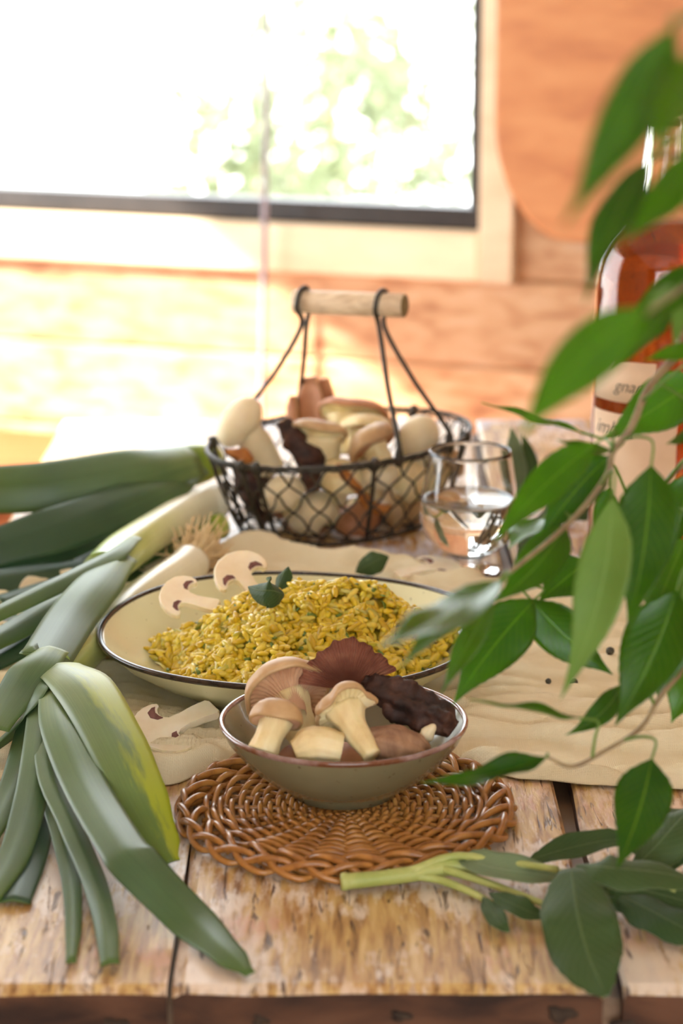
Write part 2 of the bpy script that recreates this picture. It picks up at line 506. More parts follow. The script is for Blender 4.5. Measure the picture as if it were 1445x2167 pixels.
M['bottle_glass'] = glass_mat('bottle_glass', (0.97, 0.96, 0.88), 1.5)
M['amber'] = glass_mat('amber_spirit', (0.40, 0.085, 0.008), 1.36)
M['label'] = pmat('cream_label_paper', [(0.3, (0.66, 0.47, 0.30)), (0.7, (0.76, 0.58, 0.40))], scale=25, rough=0.8)
M['ink'] = pmat('dark_ink', [(0.3, (0.03, 0.03, 0.025)), (0.7, (0.05, 0.05, 0.04))], rough=0.7)
M['cork'] = pmat('yellow_cap', [(0.3, (0.30, 0.20, 0.05)), (0.7, (0.44, 0.32, 0.10))], rough=0.4)
def pane_mat():
    m, nt, b, out = newmat('window_pane')
    tr = N(nt, 'ShaderNodeBsdfTransparent'); gl = N(nt, 'ShaderNodeBsdfGlossy'); mx = N(nt, 'ShaderNodeMixShader')
    gl.inputs['Roughness'].default_value = 0.02
    lw = N(nt, 'ShaderNodeFresnel'); lw.inputs[0].default_value = 1.3
    nt.links.new(lw.outputs[0], mx.inputs[0]); nt.links.new(tr.outputs[0], mx.inputs[1]); nt.links.new(gl.outputs[0], mx.inputs[2])
    nt.links.new(mx.outputs[0], out.inputs[0])
    return m
M['pane'] = pane_mat()
def leaf_mat(name, c_dark, c_light, rib, rough=0.35, transl=0.4, ttint=(1.0, 1.0, 0.5), ribw=0.03, veins=True, spec=0.5, fuzz=0.0):
    m, nt, b, out = newmat(name)
    uv = N(nt, 'ShaderNodeUVMap'); sp = N(nt, 'ShaderNodeSeparateXYZ')
    nt.links.new(uv.outputs[0], sp.inputs[0])
    oi = N(nt, 'ShaderNodeObjectInfo')
    f = noise_fac(nt, 30, (1, 1, 1), 3)
    f = mathn(nt, 'MULTIPLY_ADD', oi.outputs['Random'], 0.7, mathn(nt, 'SUBTRACT', f, 0.35), clamp=True)
    col = mixc(nt, f, c_dark, c_light)
    d = mathn(nt, 'ABSOLUTE', mathn(nt, 'SUBTRACT', sp.outputs[0], 0.5))
    rb = mathn(nt, 'SUBTRACT', 1.0, mathn(nt, 'DIVIDE', d, ribw), clamp=True)
    h = rb
    if veins:
        ph = mathn(nt, 'SUBTRACT', mathn(nt, 'MULTIPLY', sp.outputs[1], 13.0), mathn(nt, 'MULTIPLY', d, 7.0))
        tri = mathn(nt, 'ABSOLUTE', mathn(nt, 'SUBTRACT', mathn(nt, 'FRACT', ph), 0.5))
        vn = mathn(nt, 'MULTIPLY', mathn(nt, 'SUBTRACT', 1.0, mathn(nt, 'DIVIDE', tri, 0.07), clamp=True), 0.35)
        h = mathn(nt, 'MAXIMUM', rb, vn)
    col = mixc(nt, mathn(nt, 'MULTIPLY', h, 0.7), col, rib)
    nt.links.new(col, b.inputs['Base Color'])
    b.inputs['Roughness'].default_value = rough
    b.inputs['Specular IOR Level'].default_value = spec
    if fuzz:
        b.inputs['Sheen Weight'].default_value = fuzz
        b.inputs['Sheen Roughness'].default_value = 0.4
    hb = mathn(nt, 'MULTIPLY', h, -1.0)
    if fuzz: hb = mathn(nt, 'MULTIPLY_ADD', noise_fac(nt, 420, (1, 1, 1), 2), 0.8, hb)
    bump(nt, b, hb, 0.6 if fuzz else 0.35, 0.0007)
    if transl: add_translucent(nt, b, out, col, transl, ttint)
    return m
M['ficus'] = leaf_mat('ficus_leaf_top', (0.024, 0.085, 0.003), (0.095, 0.22, 0.003), (0.18, 0.31, 0.03), rough=0.30, transl=0.52, ttint=(2.4, 2.9, 0.30))
M['ficus_under'] = leaf_mat('ficus_leaf_underside', (0.13, 0.25, 0.035), (0.22, 0.36, 0.07), (0.28, 0.44, 0.12), rough=0.5, transl=0.4, ttint=(1.2, 1.4, 0.5))
M['bark'] = pmat('twig_bark', [(0.3, (0.17, 0.11, 0.055)), (0.7, (0.34, 0.26, 0.13))], scale=120, rough=0.7, bmp=0.4)
M['sage'] = leaf_mat('sage_leaf_top', (0.032, 0.072, 0.018), (0.065, 0.115, 0.032), (0.13, 0.19, 0.065), rough=0.6, transl=0.2, ttint=(1, 1.2, .5), fuzz=0.08, spec=0.3)
M['sage_under'] = leaf_mat('sage_leaf_underside', (0.17, 0.24, 0.12), (0.25, 0.31, 0.17), (0.30, 0.37, 0.22), rough=0.75, transl=0.2, ttint=(1, 1.1, .6), fuzz=0.1, spec=0.2)
M['sage_stem'] = pmat('pale_green_stem', [(0.3, (0.30, 0.36, 0.08)), (0.7, (0.46, 0.48, 0.16))], scale=60, rough=0.5)
def leek_mat(name, stops, rough=0.38, streak=0.35, yellow=0.0, transl=0.12):
    """colour runs along the leaf (uv v), fine streaks along it, yellowing towards one edge"""
    m, nt, b, out = newmat(name)
    uv = N(nt, 'ShaderNodeUVMap'); sp = N(nt, 'ShaderNodeSeparateXYZ')
    nt.links.new(uv.outputs[0], sp.inputs[0])
    wob = noise_fac(nt, 3, (2, 0.5, 1), 2, coord='UV')
    v = mathn(nt, 'ADD', sp.outputs[1], mathn(nt, 'MULTIPLY', mathn(nt, 'SUBTRACT', wob, 0.5), 0.25))
    col = ramp(nt, v, stops)
    st = noise_fac(nt, 1.0, (55, 1.2, 1), 4, coord='UV')
    patch = noise_fac(nt, 25, (1, 1, 1), 3)
    hs = N(nt, 'ShaderNodeHueSaturation')
    val = mathn(nt, 'ADD', mathn(nt, 'MULTIPLY_ADD', st, streak, 1 - streak / 2), mathn(nt, 'MULTIPLY', mathn(nt, 'SUBTRACT', patch, 0.5), 0.3))
    nt.links.new(col, hs.inputs['Color']); nt.links.new(val, hs.inputs['Value'])
    c = hs.outputs[0]
    if yellow:
        yy = noise_fac(nt, 4, (1.2, 1.5, 1), 3, coord='UV', loc=(2, 0, 0))
        e = mathn(nt, 'MULTIPLY_ADD', mathn(nt, 'SUBTRACT', 1.0, sp.outputs[0]), 1.0, mathn(nt, 'SUBTRACT', yy, 0.70))
        c = mixc(nt, mathn(nt, 'MULTIPLY', ramp(nt, e, [(0.25, (0, 0, 0)), (0.55, (1, 1, 1))]), yellow), c, (0.36, 0.42, 0.02))
    nt.links.new(c, b.inputs['Base Color'])
    b.inputs['Roughness'].default_value = rough
    b.inputs['Specular IOR Level'].default_value = 0.42
    bump(nt, b, st, 0.12, 0.0006)
    if transl: add_translucent(nt, b, out, c, transl, (1, 1.1, .5))
    return m
M['leek_shaft'] = leek_mat('leek_shaft', [(0.0, (0.84, 0.82, 0.66)), (0.45, (0.80, 0.80, 0.56)), (0.72, (0.55, 0.62, 0.22)), (1.0, (0.26, 0.40, 0.10))], rough=0.25, streak=0.18, transl=0)
M['leek_shaft_green'] = leek_mat('leek_shaft_green', [(0.0, (0.60, 0.64, 0.22)), (0.15, (0.36, 0.50, 0.05)), (0.45, (0.10, 0.19, 0.04)), (1.0, (0.065, 0.12, 0.05))], rough=0.3, streak=0.25, transl=0)
GL = [(0.0, (0.22, 0.30, 0.10)), (0.15, (0.105, 0.180, 0.065)), (0.6, (0.066, 0.125, 0.050)), (1.0, (0.080, 0.145, 0.028))]
M['leek_leaf'] = leek_mat('leek_leaf', GL, rough=0.44, streak=0.6)
M['leek_leaf_y'] = leek_mat('leek_leaf_yellowing', [(0.0, (0.26, 0.34, 0.14)), (0.3, (0.13, 0.20, 0.075)), (1.0, (0.12, 0.20, 0.02))], rough=0.42, yellow=0.9, streak=0.6)
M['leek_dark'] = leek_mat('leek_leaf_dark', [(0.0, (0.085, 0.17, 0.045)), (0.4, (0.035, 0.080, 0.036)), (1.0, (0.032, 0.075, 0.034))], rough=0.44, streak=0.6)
M['leek_root'] = pmat('leek_roots', [(0.3, (0.58, 0.40, 0.18)), (0.7, (0.78, 0.62, 0.36))], scale=80, rough=0.8)
M['pepper'] = pmat('black_peppercorn', [(0.35, (0.02, 0.02, 0.012)), (0.6, (0.07, 0.065, 0.035))], scale=400, rough=0.5, bmp=0.8)
M['clay'] = pmat('terracotta', [(0.3, (0.42, 0.17, 0.09)), (0.7, (0.52, 0.24, 0.13))], scale=20, rough=0.8)
M['soil'] = pmat('potting_soil', [(0.3, (0.02, 0.013, 0.009)), (0.7, (0.06, 0.04, 0.025))], scale=90, rough=0.95, bmp=1.0)
M['gravel'] = pmat('pale_gravel', [(0.3, (0.72, 0.72, 0.70)), (0.7, (0.82, 0.82, 0.80))], scale=3, rough=0.95)
M['bush'] = pmat('bush_leaf', [(0.3, (0.15, 0.18, 0.09)), (0.7, (0.24, 0.27, 0.16))], scale=2, rough=0.6, transl=0.4)
M['slat_wood'] = wood_mat('brown_slat', [(0.3, (0.16, 0.09, 0.05)), (0.7, (0.30, 0.19, 0.11))], axis=1, scale=8, ratio=6)

# ================================================================ the room
WM = Matrix.Translation((0, 3.3, 0)) @ Matrix.Rotation(math.radians(-17.7), 4, 'Z')   # x along back wall, y behind it
def sbox(name, dims, mat, parent=None, mtx=None, bev=0.003, structure=True):
    mb = bbox_bevel(MB(), *dims, bev, mtx)
    o = build(name, mb, mat, parent, smooth=False)
    if parent is None and structure: o['kind'] = 'structure'
    return o
floor = sbox('floor', (-1.5, 2.1, -1.2, 3.9, -0.06, 0.0), M['floor_wood'])
tag(floor, 'brown board floor of the wooden room', None)
ceil = sbox('ceiling', (-1.5, 2.1, -1.2, 3.9, 2.3, 2.36), M['plaster'])
tag(ceil, 'pale ceiling of the wooden room', None)

wall_back = sbox('wall_back', (-1.36, 2.1, 0.022, 0.10, 0.0, 0.80), M['wall_wood'], mtx=WM)
tag(wall_back, 'warm orange pine board wall under and beside the window', None)
sbox('wall_core', (0.21, 2.1, 0.022, 0.10, 0.80, 2.3), M['wall_wood'], wall_back, WM)
sbox('wall_core', (-1.36, 0.21, 0.022, 0.10, 2.18, 2.3), M['wall_wood'], wall_back, WM)
sbox('wall_core', (-1.36, -1.05, 0.022, 0.10, 0.80, 2.18), M['wall_wood'], wall_back, WM)
z = -0.04
while z < 2.3:
    z0, z1 = max(z, 0.0), min(z + 0.13, 2.3)
    wob = random.uniform(-0.002, 0.002)
    segs_ = [(-1.36, 2.1)]
    if z1 > 0.80 and z0 < 2.18: segs_ = [(-1.36, -1.05), (0.212, 2.1)]
    for a, b_ in segs_:
        zz1 = z1
        if z0 < 0.80 < z1 and len(segs_) == 2: pass
        sbox('board', (a, b_, 0.0 + wob, 0.024, z0 + 0.0012, zz1 - 0.0012), M['wall_wood'], wall_back, WM, bev=0.004)
    if z0 < 0.80 < z1:
        sbox('board', (-1.05, 0.212, 0.0 + wob, 0.024, z0 + 0.0012, 0.80), M['wall_wood'], wall_back, WM, bev=0.004)
    z += 0.13

# back window: dark frame, pane, pale pine trim
win = sbox('window_1', (-1.05, 0.209, 0.030, 0.075, 0.804, 0.835), M['frame_dark'], mtx=WM)
tag(win, 'large dark framed window looking out on a bright garden', None)
sbox('window_frame', (0.182, 0.212, 0.026, 0.075, 0.836, 2.18), M['frame_dark'], win, WM)
sbox('window_frame', (-1.05, -1.02, 0.030, 0.075, 0.836, 2.18), M['frame_dark'], win, WM)
sbox('window_frame', (-1.02, 0.20, 0.030, 0.075, 2.15, 2.18), M['frame_dark'], win, WM)
sbox('pane', (-1.02, 0.201, 0.050, 0.056, 0.835, 2.15), M['pane'], win, WM, bev=0.0005)
sbox('window_reveal', (-1.05, 0.212, 0.024, 0.10, 0.796, 0.803), M['trim_wood'], win, WM)
tr = sbox('trim_1', (-1.12, 0.2085, -0.020, 0.0, 0.738, 0.805), M['trim_wood'], mtx=WM)
tag(tr, 'pale pine trim board below the window', None)
tr = sbox('trim_2', (0.209, 0.259, -0.022, 0.0, 0.736, 2.25), M['trim_wood'], mtx=WM)
tag(tr, 'pale pine trim board right of the window', None)
tr = sbox('trim_3', (-1.12, 0.2085, -0.020, 0.0, 2.18, 2.25), M['trim_wood'], mtx=WM)
tag(tr, 'pale pine trim board above the window', None)

# left wall with its own window (sunlight enters there)
LX = -1.30
WY0, WY1, WZ0, WZ1 = 1.66, 3.30, 0.48, 1.76
wl = sbox('wall_left', (LX - 0.1, LX, -1.2, 3.76, 0.0, WZ0), M['wall_wood'])
tag(wl, 'pine board wall on the left with a sunny window', None)
sbox('wall_part', (LX - 0.1, LX, -1.2, 3.76, WZ1, 2.3), M['wall_wood'], wl)
sbox('wall_part', (LX - 0.1, LX, -1.2, WY0, WZ0, WZ1), M['wall_wood'], wl)
sbox('wall_part', (LX - 0.1, LX, WY1, 3.76, WZ0, WZ1), M['wall_wood'], wl)
w2 = sbox('window_2', (LX - 0.07, LX - 0.03, WY0, WY1, WZ0, WZ0 + 0.03), M['frame_dark'])
tag(w2, 'wide window in the left wall', None)
sbox('window_frame', (LX - 0.07, LX - 0.03, WY0, WY1, WZ1 - 0.03, WZ1), M['frame_dark'], w2)
sbox('window_frame', (LX - 0.07, LX - 0.03, WY0, WY0 + 0.03, WZ0 + 0.03, WZ1 - 0.03), M['frame_dark'], w2)
sbox('window_frame', (LX - 0.07, LX - 0.03, WY1 - 0.03, WY1, WZ0 + 0.03, WZ1 - 0.03), M['frame_dark'], w2)
sbox('pane', (LX - 0.052, LX - 0.048, WY0 + 0.03, WY1 - 0.03, WZ0 + 0.03, WZ1 - 0.03), M['pane'], w2, bev=0.0005)
wr = sbox('wall_right', (2.0, 2.1, -1.2, 2.62, 0.0, 2.3), M['wall_wood'])
tag(wr, 'pine board wall on the right', None)

# unseen wall added behind the camera; its bare opening limits the front fill light
FX0, FX1, FZ0, FZ1 = -0.6, 1.0, 0.85, 2.05
wf = sbox('wall_front_added', (-1.4, 2.1, -1.3, -1.2, 0.0, FZ0), M['wall_wood'])
tag(wf, 'unseen pine board wall added behind the viewer with an opening limiting the front light', None)
sbox('wall_part', (-1.4, 2.1, -1.3, -1.2, FZ1, 2.3), M['wall_wood'], wf)
sbox('wall_part', (-1.4, FX0, -1.3, -1.2, FZ0, FZ1), M['wall_wood'], wf)
sbox('wall_part', (FX1, 2.1, -1.3, -1.2, FZ0, FZ1), M['wall_wood'], wf)

# rounded wooden panel hung beside the window
def rounded_panel():
    x0, x1, z0, z1 = 0.236, 0.90, 0.806, 1.62
    rx, rz = 0.11, 0.17
    out = []
    for cx, cz, a0 in ((x1 - rx, z1 - rz, 0), (x0 + rx, z1 - rz, 90), (x0 + rx, z0 + rz, 180), (x1 - rx, z0 + rz, 270)):
        for k in range(13):
            a = math.radians(a0 + 90 * k / 12)
            out.append((cx + rx * math.cos(a), cz + rz * math.sin(a)))
    cx, cz = (x0 + x1) / 2, (z0 + z1) / 2
    mb = MB(); vs_ = []; n = len(out)
    for y, s in ((-0.0225, 0.99), (-0.0265, 1.0), (-0.046, 1.0), (-0.050, 0.99)):
        for (a, b_) in out:
            vs_.append(WM @ V((cx + (a - cx) * s, y, cz + (b_ - cz) * s)))
    f = [tuple(range(n)), tuple(reversed(range(3 * n, 4 * n)))]
    for j in range(3):
        for k in range(n):
            k2 = (k + 1) % n
            f.append((j * n + k2, j * n + k, j * n + n + k, j * n + n + k2))
    mb.add(vs_, f)
    return build('wooden_panel', mb, M['panel_wood'], smooth=False)
tag(rounded_panel(), 'orange wooden panel with rounded corners hung right of the window', 'panel')

# hanging cord in front of the window
mb = MB()
tube(mb, [WM @ V((x, -0.05, zz)) for x, zz in ((-0.086, 2.3), (-0.092, 1.5), (-0.093, 1.12), (-0.1, 0.8), (-0.108, 0.52), (-0.11, 0.473))], 0.0045, n=30, segs=8)
cord = build('hanging_cord', mb, M['cord'])
tag(cord, 'thin pale cord hanging straight down in front of the window', 'cord')

# bench along the back wall
be = empty('wall_bench', WM @ V((-0.5, -0.2, 0)), 'orange brown wooden bench along the wall behind the table', 'bench')
sbox('seat', (-1.28, 0.9, -0.34, -0.002, 0.43, 0.47), M['bench_wood'], be, WM, bev=0.012)
sbox('front_board', (-1.28, 0.9, -0.31, -0.285, 0.06, 0.43), M['bench_wood'], be, WM)
for x in (-1.2, -0.2, 0.8):
    sbox('leg', (x, x + 0.06, -0.285, -0.22, 0.0, 0.43), M['bench_wood'], be, WM)

# garden outside
g = sbox('ground', (-40, 40, 4.2, 80, -0.25, -0.2), M['gravel'])
tag(g, 'bright pale ground of the garden outside the window', None)
def bush(cx, cy, r, h, label, seed, n=1100):
    rnd = random.Random(seed)
    root = empty('garden_bush', (cx, cy, -0.2), label, 'bush', 'bushes outside the window')
    mb = MB()
    for i in range(n):
        d = V((rnd.gauss(0, 1), rnd.gauss(0, 1), rnd.gauss(0, 1))).normalized() * rnd.uniform(0.55, 1.0)
        lump = 1 + 0.35 * nz(d, 2.2, seed)
        p = V((cx + d.x * r * lump, cy + d.y * r * lump, -0.2 + h * 0.55 + d.z * h * 0.5 * lump))
        a = V((rnd.gauss(0, 1), rnd.gauss(0, 1), rnd.gauss(0, 1))).normalized()
        b_ = a.orthogonal().normalized(); s = rnd.uniform(0.03, 0.06)
        nn = a.cross(b_) * s * 0.15
        mb.add([p - a * s, p + b_ * s * 0.45 + nn, p + a * s, p - b_ * s * 0.45 + nn], [(0, 1, 2), (0, 2, 3)])
    build('foliage', mb, M['bush'], root, smooth=False)['kind'] = 'stuff'
    mb = MB()
    for k in range(5):
        a = 2 * PI * k / 5 + seed
        tube(mb, [(cx + 0.03 * math.cos(a), cy + 0.03 * math.sin(a), -0.2), (cx + r * 0.2 * math.cos(a), cy + r * 0.2 * math.sin(a), -0.2 + h * 0.3), (cx + r * 0.5 * math.cos(a), cy + r * 0.5 * math.sin(a), -0.2 + h * 0.75)], [0.02, 0.012, 0.005], n=8, segs=6)
    build('stems', mb, M['bark'], root)
bush(-0.32, 6.4, 0.26, 1.0, 'loose pale green bush seen left of the hanging cord', 3, 500)
bush(0.08, 7.2, 0.30, 1.15, 'pale green bush seen just right of the hanging cord', 5, 600)
bush(-0.15, 9.2, 0.42, 1.25, 'distant bush high in the window behind the cord', 8, 700)
bush(0.62, 8.6, 0.3, 1.3, 'small bush near the top right corner of the window', 11, 420)

# ================================================================ the table
tb = empty('plank_table', (0.13, 1.65, 0.0), 'rustic plank table with worn whitish paint carrying the meal', 'table')
TY0, TY1 = 1.029, 2.29
edges = [-0.285, -0.082, 0.1335, 0.345, 0.56]
gaps = [0.0, 0.003, 0.0095, 0.003, 0.0]
def plank(xa, xb, k):
    nx, ny = 14, 60
    mb = MB(); top = []; uvs = []
    rnd = random.Random(40 + k)
    for j in range(ny + 1):
        v = (j - 1) / (ny - 1) * 0.996 + 0.004 if j else 0.0
        for i in range(nx + 1):
            u = (0, 0.012, *[q / 12 for q in range(1, 12)], 0.988, 1)[i]
            x = xa + (xb - xa) * u; y = TY0 + (TY1 - TY0) * v
            ed = min(u, 1 - u) * (xb - xa)
            if i == 0: x += 0.0028 * nz((k * 3.1, y * 9, 0), 1.0, 2.0) + (0.010 * max(0, (1.35 - y)) if k == 1 else 0) - (0.006 if k == 1 else 0)
            if i == nx: x += 0.0020 * nz((k * 5.7, y * 9, 3), 1.0, 4.0) + (0.010 * max(0, (1.35 - y)) if k == 0 else 0) - (0.006 if k == 0 else 0)
            yy = y
            if j == 0: yy += 0.004 * nz((x * 14, k * 1.0, 0), 1.0, 9.0)
            zz = T + 0.0006 * nz((x * 30, y * 5, k), 1.0)
            e2 = min(j, 1) * 0
            if i in (0, nx): zz -= 0.0025
            if j == 0: zz -= 0.004
            top.append(V((x, yy, min(zz, T + 0.0004)))); uvs.append((u, v))
    w = nx + 1; n = len(top)
    f = [(j * w + i, j * w + i + 1, (j + 1) * w + i + 1, (j + 1) * w + i) for j in range(ny) for i in range(nx)]
    mb.add(top, f, uvs, 0)
    ring = [i for i in range(w)] + [j * w + nx for j in range(1, ny + 1)] + [ny * w + i for i in range(nx - 1, -1, -1)] + [j * w for j in range(ny - 1, 0, -1)]
    up_ = [top[i] for i in ring]
    low = [V((p.x, p.y + (0.004 if q < w * 1 else 0) + 0.002 * nz((p.x * 25, 7, k), 1.0), T - 0.042)) for q, p in zip(ring, up_)]
    m = len(ring)
    mb.add(up_ + low, [(q, m + q, m + (q + 1) % m, (q + 1) % m) for q in range(m)], [(0, 0)] * (2 * m), 1)
    mb.add(low, [tuple(reversed(range(m)))], None, 1)
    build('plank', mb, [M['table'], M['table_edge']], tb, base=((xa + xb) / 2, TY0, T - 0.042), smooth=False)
for k in range(4):
    plank(edges[k] + gaps[k] / 2, edges[k + 1] - gaps[k + 1] / 2, k)
for k in (1, 2, 3):
    sbox('slat', (edges[k] - 0.03, edges[k] + 0.03, TY0 + 0.01, TY1 - 0.01, T - 0.030, T - 0.012), M['slat_wood'], tb)
for (x, y) in ((-0.25, 1.08), (0.48, 1.08), (-0.25, 2.18), (0.48, 2.18)):
    sbox('leg', (x, x + 0.055, y, y + 0.055, 0.0, T - 0.043), M['table_edge'], tb)
sbox('apron', (-0.195, 0.48, 1.095, 1.12, T - 0.13, T - 0.059), M['table_edge'], tb)
sbox('apron', (-0.195, 0.48, 2.195, 2.22, T - 0.13, T - 0.059), M['table_edge'], tb)
# dark splits and worm holes on the near plank edge
for (px, dz, sx_, sz_) in ((235, -0.020, 0.006, 0.0022), (548, -0.018, 0.004, 0.003), (850, -0.016, 0.005, 0.0025), (1196, -0.015, 0.007, 0.004), (1330, -0.020, 0.006, 0.002)):
    p = pt(px, 2120, 0)
    mb = MB()
    lathe(mb, [(0.0001, 0.0), (0.5, 0.0002), (0.85, 0.0007), (1.0, 0.0016), (1.0, 0.004)], (p.x, TY0 - 0.0012, T + dz), (0, 1, 0), 16, (1, 0, 0), sx_, sz_, mod=lambda th, j_, r, h: (r * (1 + 0.25 * math.sin(3 * th + px) + 0.15 * math.sin(5 * th)), h))
    build('knot', mb, M['soil'], tb)

# ================================================================ cream cloth
PLATE_C = V((-0.0335, 1.483, 0)); PLATE_R = 0.130
TRIV_C = V((0.0025, 1.246, 0)); TRIV_R = 0.0995
BOWL_C = V((0.0012, 1.262, 0))
fr = [(-0.30, 1.30), (-0.20, 1.296), (-0.128, 1.287), (-0.105, 1.292), (-0.075, 1.318), (-0.05, 1.345), (0.0, 1.350), (0.05, 1.345), (0.08, 1.318), (0.11, 1.300), (0.15, 1.290), (0.21, 1.283), (0.30, 1.283), (0.36, 1.29)]
bk = [(-0.30, 1.60), (-0.22, 1.73), (-0.15, 1.79), (-0.075, 1.800), (-0.02, 1.788), (0.01, 1.776), (0.045, 1.762), (0.08, 1.712), (0.15, 1.70), (0.25, 1.66), (0.36, 1.60)]
def pl(tab, x):
    if x <= tab[0][0]: return tab[0][1]
    for (a, b_), (c, d) in zip(tab, tab[1:]):
        if x <= c:
            t = (x - a) / (c - a); t = t * t * (3 - 2 * t)
            return b_ + (d - b_) * t
    return tab[-1][1]
def sstep(a, b_, x):
    t = max(0, min(1, (x - a) / (b_ - a))); return t * t * (3 - 2 * t)
def cloth_h(x, y, f0, b0):
    r1 = math.hypot(x - PLATE_C.x, y - PLATE_C.y)
    calm = sstep(0.075, 0.105, r1)
    # long soft ridges roughly across x
    w = noise.noise(V((x * 7, y * 7, 0)))
    n1 = noise.noise(V((x * 5 + 1 + y * 3, y * 30 + w * 2.5, 0.5)))
    n2 = noise.noise(V((x * 13 + 5, y * 62 + w * 4.0, 2.5)))
    h = 0.0085 * (1 - abs(n1) * 2.8) + 0.0036 * (1 - abs(n2) * 2.6) + 0.0030 * noise.noise(V((x * 40, y * 120 + w * 5, 1))) + 0.0010 * noise.noise(V((x * 160, y * 260, 3)))
    h = max(h, 0.0) * calm
    # rolled fold at the front left
    if -0.20 < x < -0.06:
        e = y - f0
        h += 0.013 * math.exp(-((e - 0.013) / 0.010) ** 2) * sstep(-0.20, -0.12, x) * (1 - sstep(-0.085, -0.06, x))
    # humps along the back edge
    e = b0 - y
    back = 0.016 * math.exp(-((e - 0.02) / 0.013) ** 2) * (0.55 + 0.9 * noise.noise(V((x * 22, 3, 0))))
    h += max(0, back) * sstep(-0.2, -0.1, x) * (1 - sstep(0.12, 0.2, x))
    # flat under the leek and the trivet
    h *= sstep(0.098, 0.115, math.hypot(x - TRIV_C.x, y - TRIV_C.y)) * 0.9 + 0.1
    edge = min(y - f0, b0 - y)
    h *= sstep(-0.001, 0.012, edge) * 0.85 + 0.15
    return 0.0016 + h
def make_cloth():
    nx, ny = 230, 190
    mb = MB(); vs_ = []; low = []; uv = []
    for j in range(ny + 1):
        for i in range(nx + 1):
            x = -0.275 + 0.60 * i / nx
            f0 = pl(fr, x) + 0.0025 * noise.noise(V((x * 40, 0, 0)))
            b0 = pl(bk, x) + 0.003 * noise.noise(V((x * 40, 9, 0)))
            y = f0 + (b0 - f0) * j / ny
            h = cloth_h(x, y, f0, b0)
            vs_.append(V((x, y, T + h))); low.append(V((x, y, T + max(0.0005, h - 0.0011)))); uv.append((i / nx, j / ny))
    w = nx + 1
    f = [(j * w + i, j * w + i + 1, (j + 1) * w + i + 1, (j + 1) * w + i) for j in range(ny) for i in range(nx)]
    n = len(vs_)
    mb.add(vs_ + low, f + [tuple(n + q for q in reversed(a)) for a in f], uv + uv)
    ring = [i for i in range(w)] + [j * w + nx for j in range(1, ny + 1)] + [ny * w + i for i in range(nx - 1, -1, -1)] + [j * w for j in range(ny - 1, 0, -1)]
    m = len(ring)
    for q in range(m):
        a, b_ = ring[q], ring[(q + 1) % m]
        mb.f.append((a, n + a, n + b_, b_)); mb.mi.append(0)
    return build('table_cloth', mb, M['cloth'])
tag(make_cloth(), 'crumpled cream muslin cloth spread under the plate', 'cloth')

# ================================================================ plate with risotto
PZ = T + 0.0028
pr = empty('serving_plate', (PLATE_C.x, PLATE_C.y, PZ), 'large shallow cream plate with a black rim holding yellow risotto', 'plate')
prof = [(0.0005, 0.003), (0.070, 0.003), (0.073, 0.0), (0.078, 0.0), (0.081, 0.003), (0.100, 0.0125), (0.117, 0.0235), (0.1275, 0.0335), (0.1300, 0.0360), (0.1298, 0.0372), (0.1285, 0.0375), (0.1255, 0.0355), (0.112, 0.0245), (0.095, 0.0145), (0.078, 0.0095), (0.060, 0.0080), (0.030, 0.0075), (0.0005, 0.0075)]
def wob_plate(th, j, r, h):
    k = (r / 0.13) ** 2
    return r * (1 + 0.012 * k * math.sin(2 * th + 0.6)), h + 0.0015 * k * math.sin(3 * th + 1)
build('plate_body', lathe(MB(), prof, (PLATE_C.x, PLATE_C.y, PZ), segs=96, mod=wob_plate), M['plate'], pr)
rimprof = [(0.1272, 0.0340), (0.1290, 0.0344), (0.1306, 0.0356), (0.1310, 0.0370), (0.1302, 0.0382), (0.1285, 0.0386), (0.1272, 0.0380), (0.1266, 0.0366), (0.1272, 0.0340)]
build('rim', lathe(MB(), rimprof, (PLATE_C.x, PLATE_C.y, PZ), segs=96, mod=wob_plate), M['plate_rim'], pr)
for (a, rr) in ((0.3, 0.1),):
    pass

# mound of rice
RC = V((-0.029, 1.472, 0))
def plate_in(r):
    tab = [(0, 0.0075), (0.060, 0.0080), (0.078, 0.0095), (0.095, 0.0145), (0.112, 0.0245), (0.1255, 0.0355)]
    return pl(tab, r)
def mound(x, y):
    """height of the rice surface above plate zero"""
    a = math.atan2((y - RC.y) / 0.080, (x - RC.x) / 0.094)
    rr = math.hypot((y - RC.y) / 0.080, (x - RC.x) / 0.094)
    lim = 1 + 0.10 * math.sin(3 * a + 0.5) + 0.06 * math.sin(7 * a)
    q = rr / lim
    px = (x + 0.018) / 0.055; py = (y - 1.50) / 0.045
    h = 0.031 * max(0, 1 - q ** 2.2) ** 0.6 + 0.022 * math.exp(-(px * px + py * py))
    px = (x - 0.028) / 0.03; py = (y - 1.49) / 0.03
    h += 0.010 * math.exp(-(px * px + py * py))
    h += (0.010 * noise.noise(V((x * 48, y * 48, 2))) + 0.004 * noise.noise(V((x * 110, y * 110, 5)))) * sstep(1.0, 0.6, q)
    base = plate_in(math.hypot(x - PLATE_C.x, y - PLATE_C.y))
    return base, h, q
